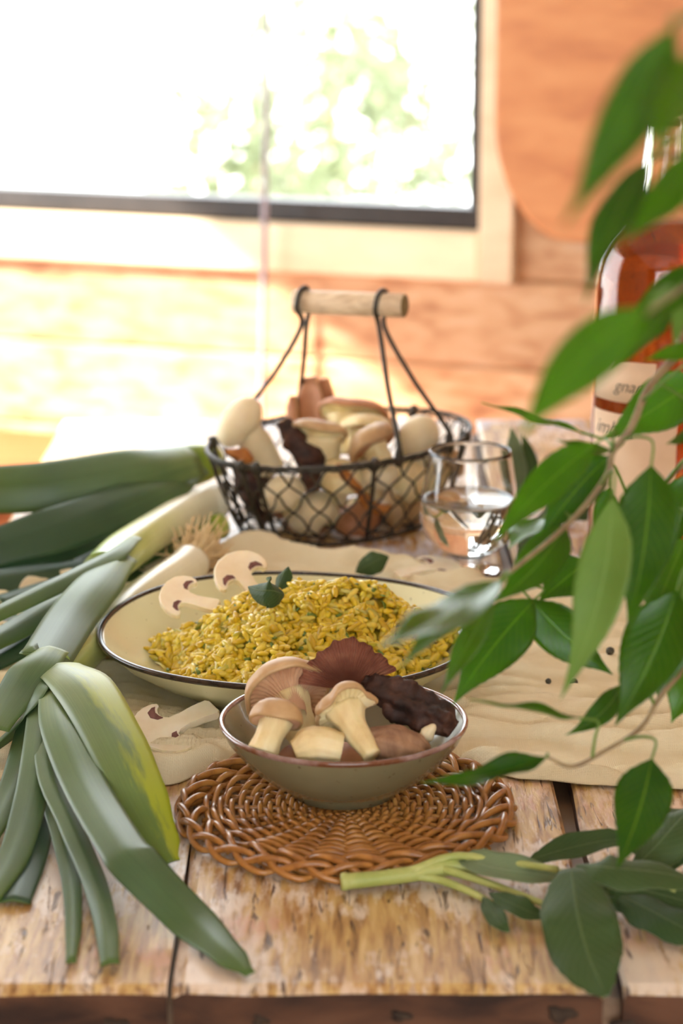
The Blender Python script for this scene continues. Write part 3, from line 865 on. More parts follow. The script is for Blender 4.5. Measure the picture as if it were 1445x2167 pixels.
def make_rice():
    mb = MB(); nr, na = 36, 90
    vs_ = []; uv = []
    for j in range(nr + 1):
        for k in range(na):
            a = 2 * PI * k / na
            lim = 1 + 0.10 * math.sin(3 * a + 0.5) + 0.06 * math.sin(7 * a)
            r = lim * j / nr
            x = RC.x + 0.094 * r * math.cos(a); y = RC.y + 0.080 * r * math.sin(a)
            b_, h, q = mound(x, y)
            vs_.append(V((x, y, PZ + b_ + max(0.0008, h * 0.93 - 0.001)))); uv.append((r, a))
    f = []
    for j in range(nr):
        for k in range(na):
            k2 = (k + 1) % na
            f.append((j * na + k, (j + 1) * na + k, (j + 1) * na + k2, j * na + k2))
    mb.add(vs_, f, uv)
    bot_ring = [nr * na + k for k in range(na)]
    mb.f.append(tuple(reversed(bot_ring))); mb.mi.append(0)
    root = build('risotto', mb, M['rice_sauce'], base=(RC.x, RC.y, PZ + 0.0075))
    tag(root, 'mound of yellow saffron risotto with green leek bits on the plate', 'risotto', kind='stuff')
    # grains
    rnd = random.Random(3)
    unit = MB(); blob(unit, (0, 0, 0), (0, 0, 1), 1.0, 1.0, nu=7, nv=6)
    uvv = [p.copy() for p in unit.v]; uf = list(unit.f)
    g = MB(); vsg = []; fg = []
    cnt = 0
    while cnt < 2600:
        a = rnd.uniform(0, 2 * PI); r = math.sqrt(rnd.uniform(0, 1.06))
        lim = 1 + 0.10 * math.sin(3 * a + 0.5) + 0.06 * math.sin(7 * a)
        x = RC.x + 0.094 * r * lim * math.cos(a); y = RC.y + 0.080 * r * lim * math.sin(a)
        if math.hypot(x - PLATE_C.x, y - PLATE_C.y) > 0.112: continue
        if y > 1.52 and rnd.random() < 0.6: continue
        b_, h, q = mound(x, y)
        e = 0.0015
        bx, hx, _ = mound(x + e, y); by, hy, _ = mound(x, y + e)
        nrm = V((-(bx + hx - b_ - h) / e, -(by + hy - b_ - h) / e, 1)).normalized()
        t = V((rnd.gauss(0, 1), rnd.gauss(0, 1), rnd.gauss(0, 1)))
        t = (t - nrm * t.dot(nrm) * rnd.uniform(0.35, 1.0)).normalized()
        xa, ya, za = frame(t)
        L = rnd.uniform(0.0085, 0.0135); Wd = rnd.uniform(0.0042, 0.0056); bend = rnd.uniform(-0.0012, 0.0012)
        c = V((x, y, PZ + b_ + max(h, 0) + rnd.uniform(-0.002, 0.0042) + (0.0016 if h < 0.003 else 0)))
        off = len(vsg)
        for p in uvv:
            zz = p.z * L
            vsg.append(c + xa * (p.x * Wd + bend * (1 - (2 * p.z) ** 2)) + ya * (p.y * Wd * 0.85) + za * zz)
        fg += [tuple(i + off for i in q_) for q_ in uf]
        cnt += 1
    g.add(vsg, fg)
    o = build('rice_grains', g, M['rice'], root); o['kind'] = 'stuff'
    # chopped green bits and pale leek pieces
    def chips(name, n, mat, lmin, lmax, wr, lift):
        c_ = MB()
        for i in range(n):
            a = rnd.uniform(0, 2 * PI); r = math.sqrt(rnd.uniform(0, 0.98))
            x = RC.x + 0.094 * r * math.cos(a); y = RC.y + 0.080 * r * math.sin(a)
            if math.hypot(x - PLATE_C.x, y - PLATE_C.y) > 0.11: continue
            b_, h, q = mound(x, y); e = 0.0015
            bx, hx, _ = mound(x + e, y); by, hy, _ = mound(x, y + e)
            nrm = (V((-(bx + hx - b_ - h) / e, -(by + hy - b_ - h) / e, 1)).normalized() + V((rnd.gauss(0, .3), rnd.gauss(0, .3), 0))).normalized()
            t = V((rnd.gauss(0, 1), rnd.gauss(0, 1), rnd.gauss(0, .3))); t = (t - nrm * t.dot(nrm)).normalized()
            L = rnd.uniform(lmin, lmax)
            c = V((x, y, PZ + b_ + max(h, 0) + lift))
            sheet(c_, [c - t * L / 2, c + nrm * L * 0.12, c + t * L / 2], [L * wr * 0.7, L * wr, L * wr * 0.7], nrm, n=5, nx=3, fold=rnd.uniform(-0.6, 0.6), thick=0.0009, bot=0)
        o_ = build(name, c_, mat, root); o_['kind'] = 'stuff'
    chips('herb_flecks', 190, M['herb'], 0.003, 0.0075, 0.45, 0.0030)
    chips('leek_pieces', 70, M['leekbit'], 0.007, 0.015, 0.38, 0.0030)
make_rice()

# ---------------------------------------------------------------- mushroom slices
def slice_thing(label, c, cap_dir, nrm, s, thick=0.005, group='sliced mushrooms', bend=0.0):
    """flat cross-section of a button mushroom; cap_dir from stem to cap"""
    z_ = V(nrm).normalized(); y_ = V(cap_dir); y_ = (y_ - z_ * y_.dot(z_)).normalized(); x_ = y_.cross(z_)
    c = V(c)
    half = [(0.0, -0.50), (0.09, -0.50), (0.125, -0.47), (0.115, -0.30), (0.10, -0.12), (0.115, 0.02), (0.16, 0.075), (0.24, 0.085), (0.30, 0.055), (0.33, 0.01), (0.375, 0.005), (0.41, 0.05), (0.42, 0.14), (0.385, 0.26), (0.30, 0.38), (0.17, 0.46), (0.0, 0.49)]
    full = half + [(-a, b_) for a, b_ in reversed(half[1:-1])]
    full = [(a + 0.02 * math.sin(b_ * 6 + s * 999), b_) for a, b_ in full]
    def P3(a, b_, h):
        return c + x_ * (a * s) + y_ * (b_ * s) + z_ * (h + bend * (b_ * s) ** 2 / s)
    def slab(mb, pts, h0, h1, inset):
        n = len(pts); cx = sum(p[0] for p in pts) / n; cy = sum(p[1] for p in pts) / n
        vv = []
        for h, ins in ((h0, inset), (h0 + (h1 - h0) * 0.2, 0), (h1 - (h1 - h0) * 0.2, 0), (h1, inset)):
            for (a, b_) in pts: vv.append(P3(a + (cx - a) * ins, b_ + (cy - b_) * ins, h))
        f = [tuple(reversed(range(n))), tuple(range(3 * n, 4 * n))]
        for j in range(3):
            for k in range(n):
                k2 = (k + 1) % n
                f.append((j * n + k, j * n + k2, j * n + n + k2, j * n + n + k))
        mb.add(vv, f)
        return mb
    root = empty('mushroom_slice', c, label, 'mushroom', group)
    build('flesh', slab(MB(), full, -thick / 2, thick / 2, 0.03), M['slice_flesh'], root, smooth=False)
    g1 = [(0.125, 0.075), (0.13, 0.14), (0.20, 0.19), (0.29, 0.17), (0.335, 0.09), (0.33, 0.045), (0.29, 0.075), (0.24, 0.100), (0.17, 0.095)]
    for sg in (1, -1):
        pts = [(a * sg, b_) for a, b_ in g1]
        if sg < 0: pts = pts[::-1]
        build('gills', slab(MB(), pts, -thick / 2 - 0.0004, thick / 2 + 0.0005, 0.06), M['slice_gill'], root, smooth=False)
    return root
p = pt(372, 1535, 0.012)
slice_thing('raw mushroom slice lying on the cloth in front of the plate', p, (-0.8, -0.62, -0.05), (0.05, -0.35, 1), 0.060, 0.0055)
p = pY(400, 1268, 1.520)
slice_thing('mushroom slice with dark gills on the left inside of the plate', p, (-0.9, 0.25, 0.2), (0.05, -0.55, 0.85), 0.043, 0.005)
p = pY(520, 1228, 1.552)
slice_thing('mushroom slice leaning against the back rim of the plate behind the risotto', p, (-0.6, 0.7, 0.3), (0.15, -0.62, 0.78), 0.050, 0.005)
p = pt(905, 1207, 0.011)
slice_thing('blurred tan mushroom slice on the cloth behind the plate near the glass', p, (0.9, 0.4, 0), (0.0, -0.1, 1), 0.055, 0.005)

# ================================================================ generic mushrooms
def mushroom(label, base, top, capr, axis=None, stem=(0.010, 0.010, 0.014), cap_mat='mush_cap', ht=0.55, gills=0, sx=1.0, sy=1.0, hint=None, mid=None, wavy=0.06, seed=1.0, group=None, under='mush_gill', stem_mat='mush_flesh', name='oyster_mushroom', funnel=0.35, cat='mushroom'):
    base = V(base); top = V(top)
    axis = V(axis).normalized() if axis is not None else (top - base).normalized()
    root = empty(name, base, label, cat, group)
    path = [base] + ([V(mid)] if mid is not None else [(base + top) / 2]) + [top]
    def sd(q, u, v, r): return r * (0.10 * nz(q, 90, seed) + 0.03 * math.sin(u * 2 * PI * 9 + seed))
    build('stem', tube(MB(), path, list(stem), n=18, segs=36, disp=sd), M[stem_mat], root)
    R = capr; H = R * ht
    prof = [(0.0005, H), (0.30 * R, H * 0.97), (0.55 * R, H * 0.86), (0.75 * R, H * 0.66), (0.89 * R, H * 0.40), (0.97 * R, H * 0.12), (R, -H * 0.10), (0.975 * R, -H * 0.24), (0.92 * R, -H * 0.26), (0.88 * R, -H * 0.17)]
    def md(th, j, r, h):
        k = r / R
        w = 1 + wavy * k * (math.sin(2 * th + seed) + 0.6 * math.sin(5 * th + seed * 2) + 0.3 * math.sin(9 * th + seed))
        return r * w, h + R * wavy * 1.2 * k * k * math.sin(3 * th + seed * 1.3)
    build('cap', lathe(MB(), prof, top, axis, 64, hint, sx, sy, md), M[cap_mat], root)
    ng = gills or 44
    segs = ng * 4
    up_ = [(0.90 * R, -H * 0.20), (0.78 * R, -H * 0.12), (0.60 * R, -H * 0.15), (0.42 * R, -H * 0.15 - 0.10 * R * funnel / .35), (0.28 * R, -H * 0.15 - 0.28 * R * funnel / .35), (0.20 * R, -H * 0.15 - 0.52 * R * funnel / .35)]
    def mg(th, j, r, h):
        r2, h2 = md(th, j, r, h)
        amp = 0.060 * R * (0.4 if j in (0,) else 1)
        return r2, h2 - amp * (0.5 + 0.5 * math.cos(ng * th))
    build('gills', lathe(MB(), up_, top, axis, segs, hint, sx, sy, mg), M[under], root)
    return root
# ================================================================ small bowl on the wicker trivet
TZ = T
TRT = 0.0095        # trivet surface where the bowl stands
BZ = T + TRT + 0.0008
bw = empty('small_bowl', (BOWL_C.x, BOWL_C.y, BZ), 'small grey green glazed bowl with a brown rim standing on the wicker mat', 'bowl')
bp = [(0.0005, 0.004), (0.026, 0.004), (0.0285, 0.0), (0.0315, 0.0), (0.033, 0.0035), (0.045, 0.0105), (0.058, 0.0215), (0.068, 0.0345), (0.0718, 0.0425), (0.0722, 0.0438), (0.0708, 0.0444), (0.0692, 0.0425), (0.0652, 0.0345), (0.055, 0.0225), (0.042, 0.0130), (0.025, 0.0090), (0.0005, 0.0082)]
build('bowl_body', lathe(MB(), bp, (BOWL_C.x, BOWL_C.y, BZ), segs=96), M['bowl'], bw)
rp = [(0.0716, 0.0418), (0.0727, 0.0432), (0.0727, 0.0443), (0.0716, 0.0452), (0.0703, 0.0449), (0.0694, 0.0434), (0.0700, 0.0424), (0.0716, 0.0418)]
build('rim', lathe(MB(), rp, (BOWL_C.x, BOWL_C.y, BZ), segs=96), M['bowl_rim'], bw)

GB = 'mushrooms in the small bowl'
BY = BOWL_C.y
# big cap showing its gills
top = pY(606, 1466, BY + 0.012)
mushroom('large tan oyster mushroom with gills facing out at the left of the small bowl', pY(652, 1580, BY - 0.004), top, 0.0258, axis=(-0.34, 0.86, 0.38), stem=(0.0085, 0.0105, 0.013), gills=46, sx=1.0, sy=1.0, group=GB, seed=1.2, ht=0.62, wavy=0.035, funnel=0.45)
top = pY(585, 1520, BY - 0.034)
mushroom('small oyster mushroom with a thick pale stem at the front left of the small bowl', pY(556, 1592, BY - 0.044), top, 0.0150, axis=(0.12, 0.58, 0.80), stem=(0.0088, 0.0080, 0.0095), gills=36, group=GB, seed=2.1, ht=0.75, wavy=0.04, funnel=0.2, stem_mat='mush_flesh')
top = pY(728, 1497, BY - 0.030)
mushroom('yellowish oyster mushroom with a long stem lying across the middle of the small bowl', pY(788, 1600, BY - 0.052), top, 0.0195, axis=(-0.30, 0.78, 0.52), stem=(0.0055, 0.0075, 0.0115), gills=36, group=GB, seed=4.4, ht=0.5, wavy=0.13, sy=0.8, funnel=0.5, under='mush_flesh', cap_mat='mush_cap', mid=pY(752, 1545, BY - 0.040))
# cut stem chunk
mb = MB()
def chunk(q, u, v, r): return r * (0.10 * nz(q, 70, 3) + 0.05 * math.sin(u * 2 * PI * 11))
tube(mb, [pY(622, 1590, BY - 0.052), pY(668, 1575, BY - 0.050), pY(722, 1585, BY - 0.050)], [0.0065, 0.0115, 0.0120, 0.0105], n=16, segs=33, flat=0.8, disp=chunk)
tag(build('mushroom_stem_piece', mb, M['mush_flesh']), 'cut cream mushroom stem chunk at the front of the small bowl', 'mushroom', GB)
# red brown fan with gills
def fan():
    O = pY(738, 1462, BY + 0.010)
    right = V((1, 0, 0)); upv = V((0.0, 0.30, 0.95)).normalized(); back = V((0, 0.95, -0.30)).normalized()
    na, nr = 260, 12
    mb = MB(); top = []; bot = []; uv = []
    for j in range(nr + 1):
        for k in range(na + 1):
            a = math.radians(22 + 150 * k / na)
            R = 0.0300 * (1 + 0.04 * math.sin(a * 5) + 0.025 * math.sin(a * 17 + 1) + 0.015 * math.sin(a * 31)) * (1 - 0.10 * math.cos(a - PI / 2) ** 6 * 0) 
            v = 0.06 + 0.94 * j / nr
            r = R * v
            g_ = 0.0024 * (0.5 + 0.5 * math.cos(2 * PI * k / 7.0)) ** 0.7 * min(1, v * 2.5)
            cup = -0.006 * v * v + 0.004 * math.sin(a * 4) * v * v
            q = O + right * (r * math.cos(a) * 0.95) + upv * (r * math.sin(a)) + back * (cup)
            top.append(q - back * g_); bot.append(q + back * 0.0016); uv.append((k / na, v))
    w = na + 1; n = len(top)
    f = [(j * w + k, (j + 1) * w + k, (j + 1) * w + k + 1, j * w + k + 1) for j in range(nr) for k in range(na)]
    mb.add(top + bot, [tuple(reversed(a)) for a in f] + [tuple(n + q for q in a) for a in f], uv + uv)
    ring = [k for k in range(w)] + [j * w + na for j in range(1, nr + 1)] + [nr * w + k for k in range(na - 1, -1, -1)] + [j * w for j in range(nr - 1, 0, -1)]
    for q in range(len(ring)):
        a, b_ = ring[q], ring[(q + 1) % len(ring)]
        mb.f.append((a, b_, n + b_, n + a)); mb.mi.append(0)
    root = empty('fan_mushroom', pY(745, 1560, BY + 0.006), 'red brown fan shaped mushroom with radiating gills standing up in the small bowl', 'mushroom', GB)
    build('fan_cap', mb, M['mush_fan'], root)
    st = MB()
    tube(st, [pY(748, 1560, BY + 0.006), pY(742, 1500, BY + 0.010), O + upv * 0.004], [0.004, 0.0045, 0.003], n=10, segs=12)
    build('stem', st, M['mush_cap_red'], root)
fan()
# dark dried mushroom
mb = MB()
def dk(q, u, v, r): return r * (0.28 * nz(q, 60, 5) + 0.22 * nz(q, 170, 2) + 0.14 * math.sin(u * 2 * PI * 5 + v * 6) + 0.12 * nz(q, 330, 2))
tube(mb, [pY(775, 1440, BY + 0.010), pY(815, 1462, BY + 0.002), pY(870, 1495, BY - 0.004), pY(925, 1520, BY - 0.010), pY(958, 1545, BY - 0.012)], [0.005, 0.0095, 0.0125, 0.0125, 0.011, 0.006], n=60, segs=40, flat=0.9, disp=dk)
tag(build('dried_mushroom', mb, M['mush_dark']), 'dark brown shrivelled mushroom at the right side of the small bowl', 'mushroom', GB)
mb = MB()
def wk(q, th, ph): return 0.0016 * nz(q, 120, 7) + 0.0010 * math.sin(th * 9 + q.z * 300)
blob(mb, pY(838, 1578, BY - 0.036), (0.9, 0.1, -0.25), 0.040, 0.024, 0.020, nu=40, nv=26, disp=wk)
tag(build('wrinkled_mushroom', mb, M['mush_wrinkle']), 'wrinkled brown mushroom lying under the dark dried one in the small bowl', 'mushroom', GB)
mb = MB()
blob(mb, pY(905, 1552, BY - 0.025), (0.5, 0, 0.6), 0.013, 0.008, 0.007, nu=16, nv=10, disp=lambda q, th, ph: 0.001 * nz(q, 250, 1))
tag(build('garlic_piece', mb, M['mush_white']), 'small whitish piece below the dark dried mushroom in the small bowl', 'garlic', GB)
mb = MB()
blob(mb, pY(690, 1610, BY + 0.005), (1, 0, 0), 0.060, 0.040, 0.022, nu=30, nv=18, disp=lambda q, th, ph: 0.002 * nz(q, 90, 4))
tag(build('dried_mushroom', mb, M['mush_cap_red']), 'reddish brown mushroom at the bottom of the small bowl under the pale ones', 'mushroom', GB)

# ---------------------------------------------------------------- wicker trivet
tv = empty('wicker_trivet', (TRIV_C.x, TRIV_C.y, T), 'round honey brown woven wicker mat under the small bowl', 'trivet')
NS = 26
spoke = MB(); tube(spoke, [(0.004, 0, 0.0052), (0.05, 0, 0.0055), (0.090, 0, 0.0062)], 0.0017, n=6, segs=6)
first = None
for k in range(NS):
    if first is None:
        first = build('spoke', spoke, M['wicker'], tv, base=(0, 0, 0))
        first.location = (0, 0, 0)
        o = first
    else:
        o = first.copy(); C.objects.link(o); o.parent = tv
    o.rotation_euler = (0, 0, 2 * PI * k / NS)
rr = 0.0075; k = 0
while rr < 0.0865:
    thick = 0.00145 + 0.0006 * (rr / 0.087)
    n = 8 * NS
    pts = []
    for i in range(n):
        th = 2 * PI * i / n
        ph = NS / 2 * th + PI * (k % 2) + 0.0
        zz = 0.0058 + 0.0022 * math.cos(ph) * min(1, rr / 0.03) + 0.0030 * sstep(0.055, 0.09, rr)
        r_ = rr + 0.0006 * math.sin(ph * 0.5 + k * 2.1) + 0.0004 * math.sin(5 * th + k)
        pts.append(V((TRIV_C.x + r_ * math.cos(th), TRIV_C.y + r_ * math.sin(th), T + zz)))
    mb = MB(); tube(mb, pts, thick, segs=7, ref=(0, 0, 1), closed=True)
    build('weaver_strand', mb, M['wicker'], tv)
    rr += thick * 2.15; k += 1
# braided border, each strand its own piece
bs = MB()
tube(bs, [(0.0835, -0.004, 0.0060), (0.0900, 0.008, 0.0125), (0.0955, 0.022, 0.0118), (0.0975, 0.034, 0.0065), (0.0925, 0.046, 0.0030), (0.084, 0.050, 0.0034)], [0.0018, 0.0022, 0.0024, 0.0023, 0.002, 0.0016], n=20, segs=8)
first = None
for k in range(NS):
    for lay in (0,):
        if first is None:
            first = build('border_strand', bs, M['wicker'], tv, base=(0, 0, 0)); first.location = (0, 0, 0); o = first
        else:
            o = first.copy(); C.objects.link(o); o.parent = tv
        o.rotation_euler = (0, 0, 2 * PI * (k + 0.5) / NS)
bs = MB()
tube(bs, [(0.0870, -0.002, 0.0040), (0.0945, 0.010, 0.0035), (0.0985, 0.024, 0.0070), (0.0945, 0.036, 0.0115), (0.0875, 0.046, 0.0110), (0.0830, 0.052, 0.0060)], [0.0018, 0.0021, 0.0023, 0.0023, 0.002, 0.0016], n=20, segs=8)
first = None
for k in range(NS):
    if first is None:
        first = build('border_strand', bs, M['wicker'], tv, base=(0, 0, 0)); first.location = (0, 0, 0); o = first
    else:
        o = first.copy(); C.objects.link(o); o.parent = tv
    o.rotation_euler = (0, 0, 2 * PI * k / NS)

tv.scale = (0.945, 0.945, 0.945)

# ================================================================ wire basket
BC = V((0.0, 1.893, 0)); BH = 0.075
ca, sa = math.cos(math.radians(45)), math.sin(math.radians(45))
def rimpt(t, s=1.0):                       # oval; s=1 rim, s=0 foot
    k = 0.76 + 0.24 * (s ** 0.8)
    u, v = 0.130 * k * math.cos(t), 0.090 * k * math.sin(t)
    return V((BC.x + u * ca - v * sa, BC.y + u * sa + v * ca, T + 0.004 + (BH - 0.004) * s))
bk_ = empty('wire_basket', (BC.x, BC.y, T), 'rusty wire mesh basket with a pale wooden handle full of mushrooms', 'basket')
def ringtube(name, s, r, nseg=96, wav=0.0):
    mb = MB(); tube(mb, [rimpt(2 * PI * i / nseg, s) + V((0, 0, wav * math.sin(i * 2.6))) for i in range(nseg)], r, segs=8, closed=True)
    return build(name, mb, M['wire'], bk_)
ringtube('rim_wire', 1.0, 0.0019, wav=0.0004)
ringtube('base_ring', 0.0, 0.0019)
ringtube('rim_binding', 0.955, 0.0010, wav=0.0008)
mb = MB()
NW = 28
for i in range(NW):
    t0 = 2 * PI * i / NW
    for sg in (1, -1):
        pts = []
        for j in range(15):
            s = 1 - j / 14
            pts.append(rimpt(t0 + sg * 0.60 * (j / 14) + sg * 0.018 * math.sin(j / 14 * 7 * PI * 1.0), s) )
        tube(mb, pts, 0.0010, n=20, segs=5)
o = build('wire_mesh', mb, M['wire'], bk_); o['label'] = 'diamond mesh of thin wire'
mb = MB()
for i in range(9):
    a = rimpt(2 * PI * i / 9 + 0.1, 0.0); b_ = rimpt(-2 * PI * i / 9 + 0.5, 0.0)
    tube(mb, [a, b_], 0.0011, n=3, segs=5)
build('base_wires', mb, M['wire'], bk_)
for t in (0.35, 1.35, 2.3, 3.30, 3.45, 4.35, 5.35):
    mb = MB(); tube(mb, [rimpt(t, 1.02), rimpt(t, 0.6), rimpt(t, 0.0)], [0.0022, 0.0019, 0.0019], n=10, segs=7)
    tube(mb, [rimpt(t, 0.92), rimpt(t, 0.98) , rimpt(t, 1.05)], [0.0036, 0.0042, 0.003], n=6, segs=8)
    build('upright_wire', mb, M['wire'], bk_)
# handle
HY = BC.y
hl = pY(622, 638, HY + 0.018); hr = pY(856, 647, HY - 0.018)
hd = (hr - hl).normalized()
mb = MB()
hR = 0.0100
x_, y_, z_ = frame(hd)
prof = [(0.0002, 0.0), (hR * 0.9, 0.0), (hR, 0.001), (hR, (hr - hl).length - 0.001), (hR * 0.93, (hr - hl).length)]
lathe(mb, prof, hl, hd, 28)
hw = build('wooden_handle', mb, M['handle_wood'], bk_)
mb = MB(); lathe(mb, [(hR * 0.94, 0.0), (hR * 0.9, 0.0006), (0.0002, 0.0006)], hr, hd, 28)
build('handle_end', mb, M['handle_end'], hw)
def loop_wire(frac, pa, pb, force=None):
    c = hl + (hr - hl) * frac
    mb = MB(); w = 0.0021
    pts = [pa, pa + V((0, 0, 0.012))]
    up_ = V((0, 0, 1)); side = hd.cross(up_).normalized()
    r = hR + w
    sa_ = (V(pa) - c).dot(side); sg = force or (1 if sa_ > 0 else -1)
    below = c - up_ * 0.020
    pts += [V(pa) * 0.45 + below * 0.55 + side * sg * 0.004, below + side * sg * 0.006]
    for k in range(9):
        a = math.radians(-25 + 230 * k / 8)
        pts.append(c + side * (sg * r * math.cos(a)) + up_ * (r * math.sin(a)) + hd * (0.0035 * (k / 8 - 0.5)))
    pts += [below - side * sg * 0.006, V(pb) * 0.45 + below * 0.55 - side * sg * 0.004, pb + V((0, 0, 0.012)), pb]
    tube(mb, pts, w, n=80, segs=8)
    # twisted lashings where the wire meets the rim
    for q in (pa, pb):
        tube(mb, [V(q) + V((0, 0, -0.006)), V(q), V(q) + V((0, 0, 0.014))], [0.003, 0.0042, 0.002], n=8, segs=8)
    build('handle_wire', mb, M['wire'], bk_)
def on_rim(px, py):
    best = None
    for i in range(720):
        q = rimpt(2 * PI * i / 720, 1.0)
        d = q - EYE; dep = d.dot(FWD)
        X = 722.5 + d.x / dep * FPX; Y = 1083.5 - d.dot(UP) / dep * FPX
        e = (X - px) ** 2 + (Y - py) ** 2
        if best is None or e < best[0]: best = (e, q)
    return best[1]
loop_wire(0.09, on_rim(520, 905), on_rim(632, 878), 1)
loop_wire(0.80, on_rim(842, 962), on_rim(945, 930))

# ---------------------------------------------------------------- mushrooms in the basket
GK = 'mushrooms in the wire basket'
def kmush(label, b_, t_, capr, **kw):
    kw.setdefault('group', GK)
    return mushroom(label, b_, t_, capr, name=kw.pop('name', 'basket_mushroom'), **kw)
# white egg-shaped one at the left
root = empty('basket_mushroom', pY(560, 985, 1.868), 'white egg shaped mushroom leaning over the left end of the basket', 'mushroom', GK)
mb = MB(); c = pY(506, 893, 1.850)
blob(mb, c, (0.62, 0.1, 0.75), 0.047, 0.0315, 0.034, nu=28, nv=20, disp=lambda q, th, ph: 0.0007 * nz(q, 80, 2))
build('cap', mb, M['mush_white'], root)
mb = MB(); tube(mb, [pY(518, 905, 1.852), pY(545, 945, 1.860), pY(566, 990, 1.868)], [0.012, 0.0135, 0.0145], n=12, segs=20, disp=lambda q, u, v, r: r * 0.08 * nz(q, 90, 1))
build('stem', mb, M['mush_white'], root)
kmush('tan rimmed mushroom in the front middle of the basket beside the dark one', pY(672, 1010, 1.868), pY(672, 915, 1.862), 0.0245, axis=(0.12, 0.45, 0.88), stem=(0.016, 0.018, 0.0205), ht=0.38, cap_mat='mush_cap', under='mush_flesh', seed=2.0, funnel=0.3)
kmush('large tan rimmed mushroom at the top of the pile in the basket', pY(752, 960, 1.915), pY(752, 878, 1.925), 0.034, axis=(0.25, 0.55, 0.80), stem=(0.017, 0.020, 0.024), ht=0.30, cap_mat='mush_cap_red', under='mush_flesh', seed=3.3, wavy=0.05, sy=0.9)
kmush('cream mushroom half hidden behind the cut dome in the basket', pY(775, 970, 1.888), pY(775, 900, 1.890), 0.0235, axis=(0.05, 0.25, 0.95), stem=(0.015, 0.016, 0.018), ht=0.4, cap_mat='mush_flesh', under='mush_flesh', seed=5.1)
kmush('tan domed mushroom with its gill side turned to the front right of the basket', pY(815, 985, 1.845), pY(788, 938, 1.850), 0.0235, axis=(-0.55, 0.35, 0.75), stem=(0.009, 0.010, 0.012), ht=0.6, cap_mat='mush_cap', under='mush_cap_red', seed=6.1, funnel=0.2)
mb = MB(); root = empty('basket_mushroom', pY(890, 960, 1.895), 'smooth white mushroom dome at the right end of the basket', 'mushroom', GK)
blob(mb, pY(885, 925, 1.895), (0.4, 0, 0.6), 0.040, 0.034, 0.034, nu=26, nv=18)
build('cap', mb, M['mush_white'], root)
mb = MB(); tube(mb, [pY(905, 1000, 1.895), pY(893, 950, 1.895)], [0.011, 0.013], n=6, segs=16); build('stem', mb, M['mush_white'], root)
# upright brown slices
for (a, b_, w, lab) in (((668, 870), (660, 797), 0.026, 'reddish brown mushroom slice standing upright at the back of the basket'), ((700, 880), (688, 800), 0.020, 'narrow dark brown mushroom slice standing behind the tan caps in the basket'), ((622, 890), (620, 838), 0.012, 'small brown mushroom tip behind the left handle wire of the basket')):
    mb = MB(); sheet(mb, [pY(a[0], a[1] + 40, 1.955), pY(*a, 1.957), pY(*b_, 1.960)], [w, w, w, w * 0.9, w * 0.45], (-0.5, -0.8, 0.2), n=20, nx=9, fold=0.5, thick=0.010, bot=1)
    tag(build('mushroom_slice', mb, [M['mush_cap_red'], M['mush_cap']]), lab, 'mushroom', GK)
def shrivel(label, pts, rad, mat, seed, n=44, amp=0.4, cat='mushroom'):
    mb = MB()
    tube(mb, pts, rad, n=n, segs=26, flat=0.85, disp=lambda q, u, v, r: r * (amp * nz(q, 60, seed) + 0.25 * nz(q, 150, seed)))
    return tag(build('dried_mushroom', mb, M[mat]), label, cat, GK)
shrivel('dark shrivelled mushroom sticking up over the front rim of the basket', [pY(598, 895, 1.86), pY(625, 930, 1.852), pY(652, 975, 1.846), pY(672, 1030, 1.848)], [0.006, 0.011, 0.014, 0.010], 'mush_dark', 3.0)
shrivel('dark brown mushroom pressed against the mesh at the left end of the basket', [pY(505, 985, 1.868), pY(540, 1030, 1.868), pY(565, 1100, 1.872)], [0.008, 0.017, 0.016, 0.009], 'mush_dark', 5.0)
shrivel('small orange brown crumbly mushroom at the left rim of the basket', [pY(478, 955, 1.848), pY(505, 962, 1.846), pY(535, 975, 1.846)], [0.004, 0.006, 0.0065, 0.003], 'mush_orange', 6.0, amp=0.7)
shrivel('orange stalk slanting behind the mesh in the middle of the basket', [pY(715, 985, 1.826), pY(750, 1030, 1.834), pY(790, 1075, 1.842), pY(825, 1075, 1.848)], [0.0035, 0.005, 0.006, 0.004], 'mush_orange', 7.0)
for i_, (x_a, y_a, x_b, y_b, Y_, lab_, mt_) in enumerate((
        (600, 1120, 700, 1130, 1.875, 'brown mushroom deep in the left bottom of the basket', 'mush_wrinkle'),
        (690, 1085, 800, 1105, 1.900, 'brown mushroom deep in the middle of the basket bottom', 'mush_wrinkle'),
        (790, 1070, 890, 1085, 1.915, 'brown mushroom deep in the right bottom of the basket', 'mush_cap_red'),
        (560, 1060, 660, 1075, 1.895, 'reddish mushroom deep behind the left front mesh of the basket', 'mush_cap_red'),
        (700, 1010, 860, 1010, 1.920, 'big brown mushroom hidden in the core of the basket pile', 'mush_wrinkle'))):
    shrivel(lab_, [pY(x_a, y_a, Y_), pY((x_a + x_b) / 2, (y_a + y_b) / 2 - 8, Y_), pY(x_b, y_b, Y_)], [0.009, 0.0165, 0.0165, 0.009], mt_, 11.0 + i_, amp=0.2)
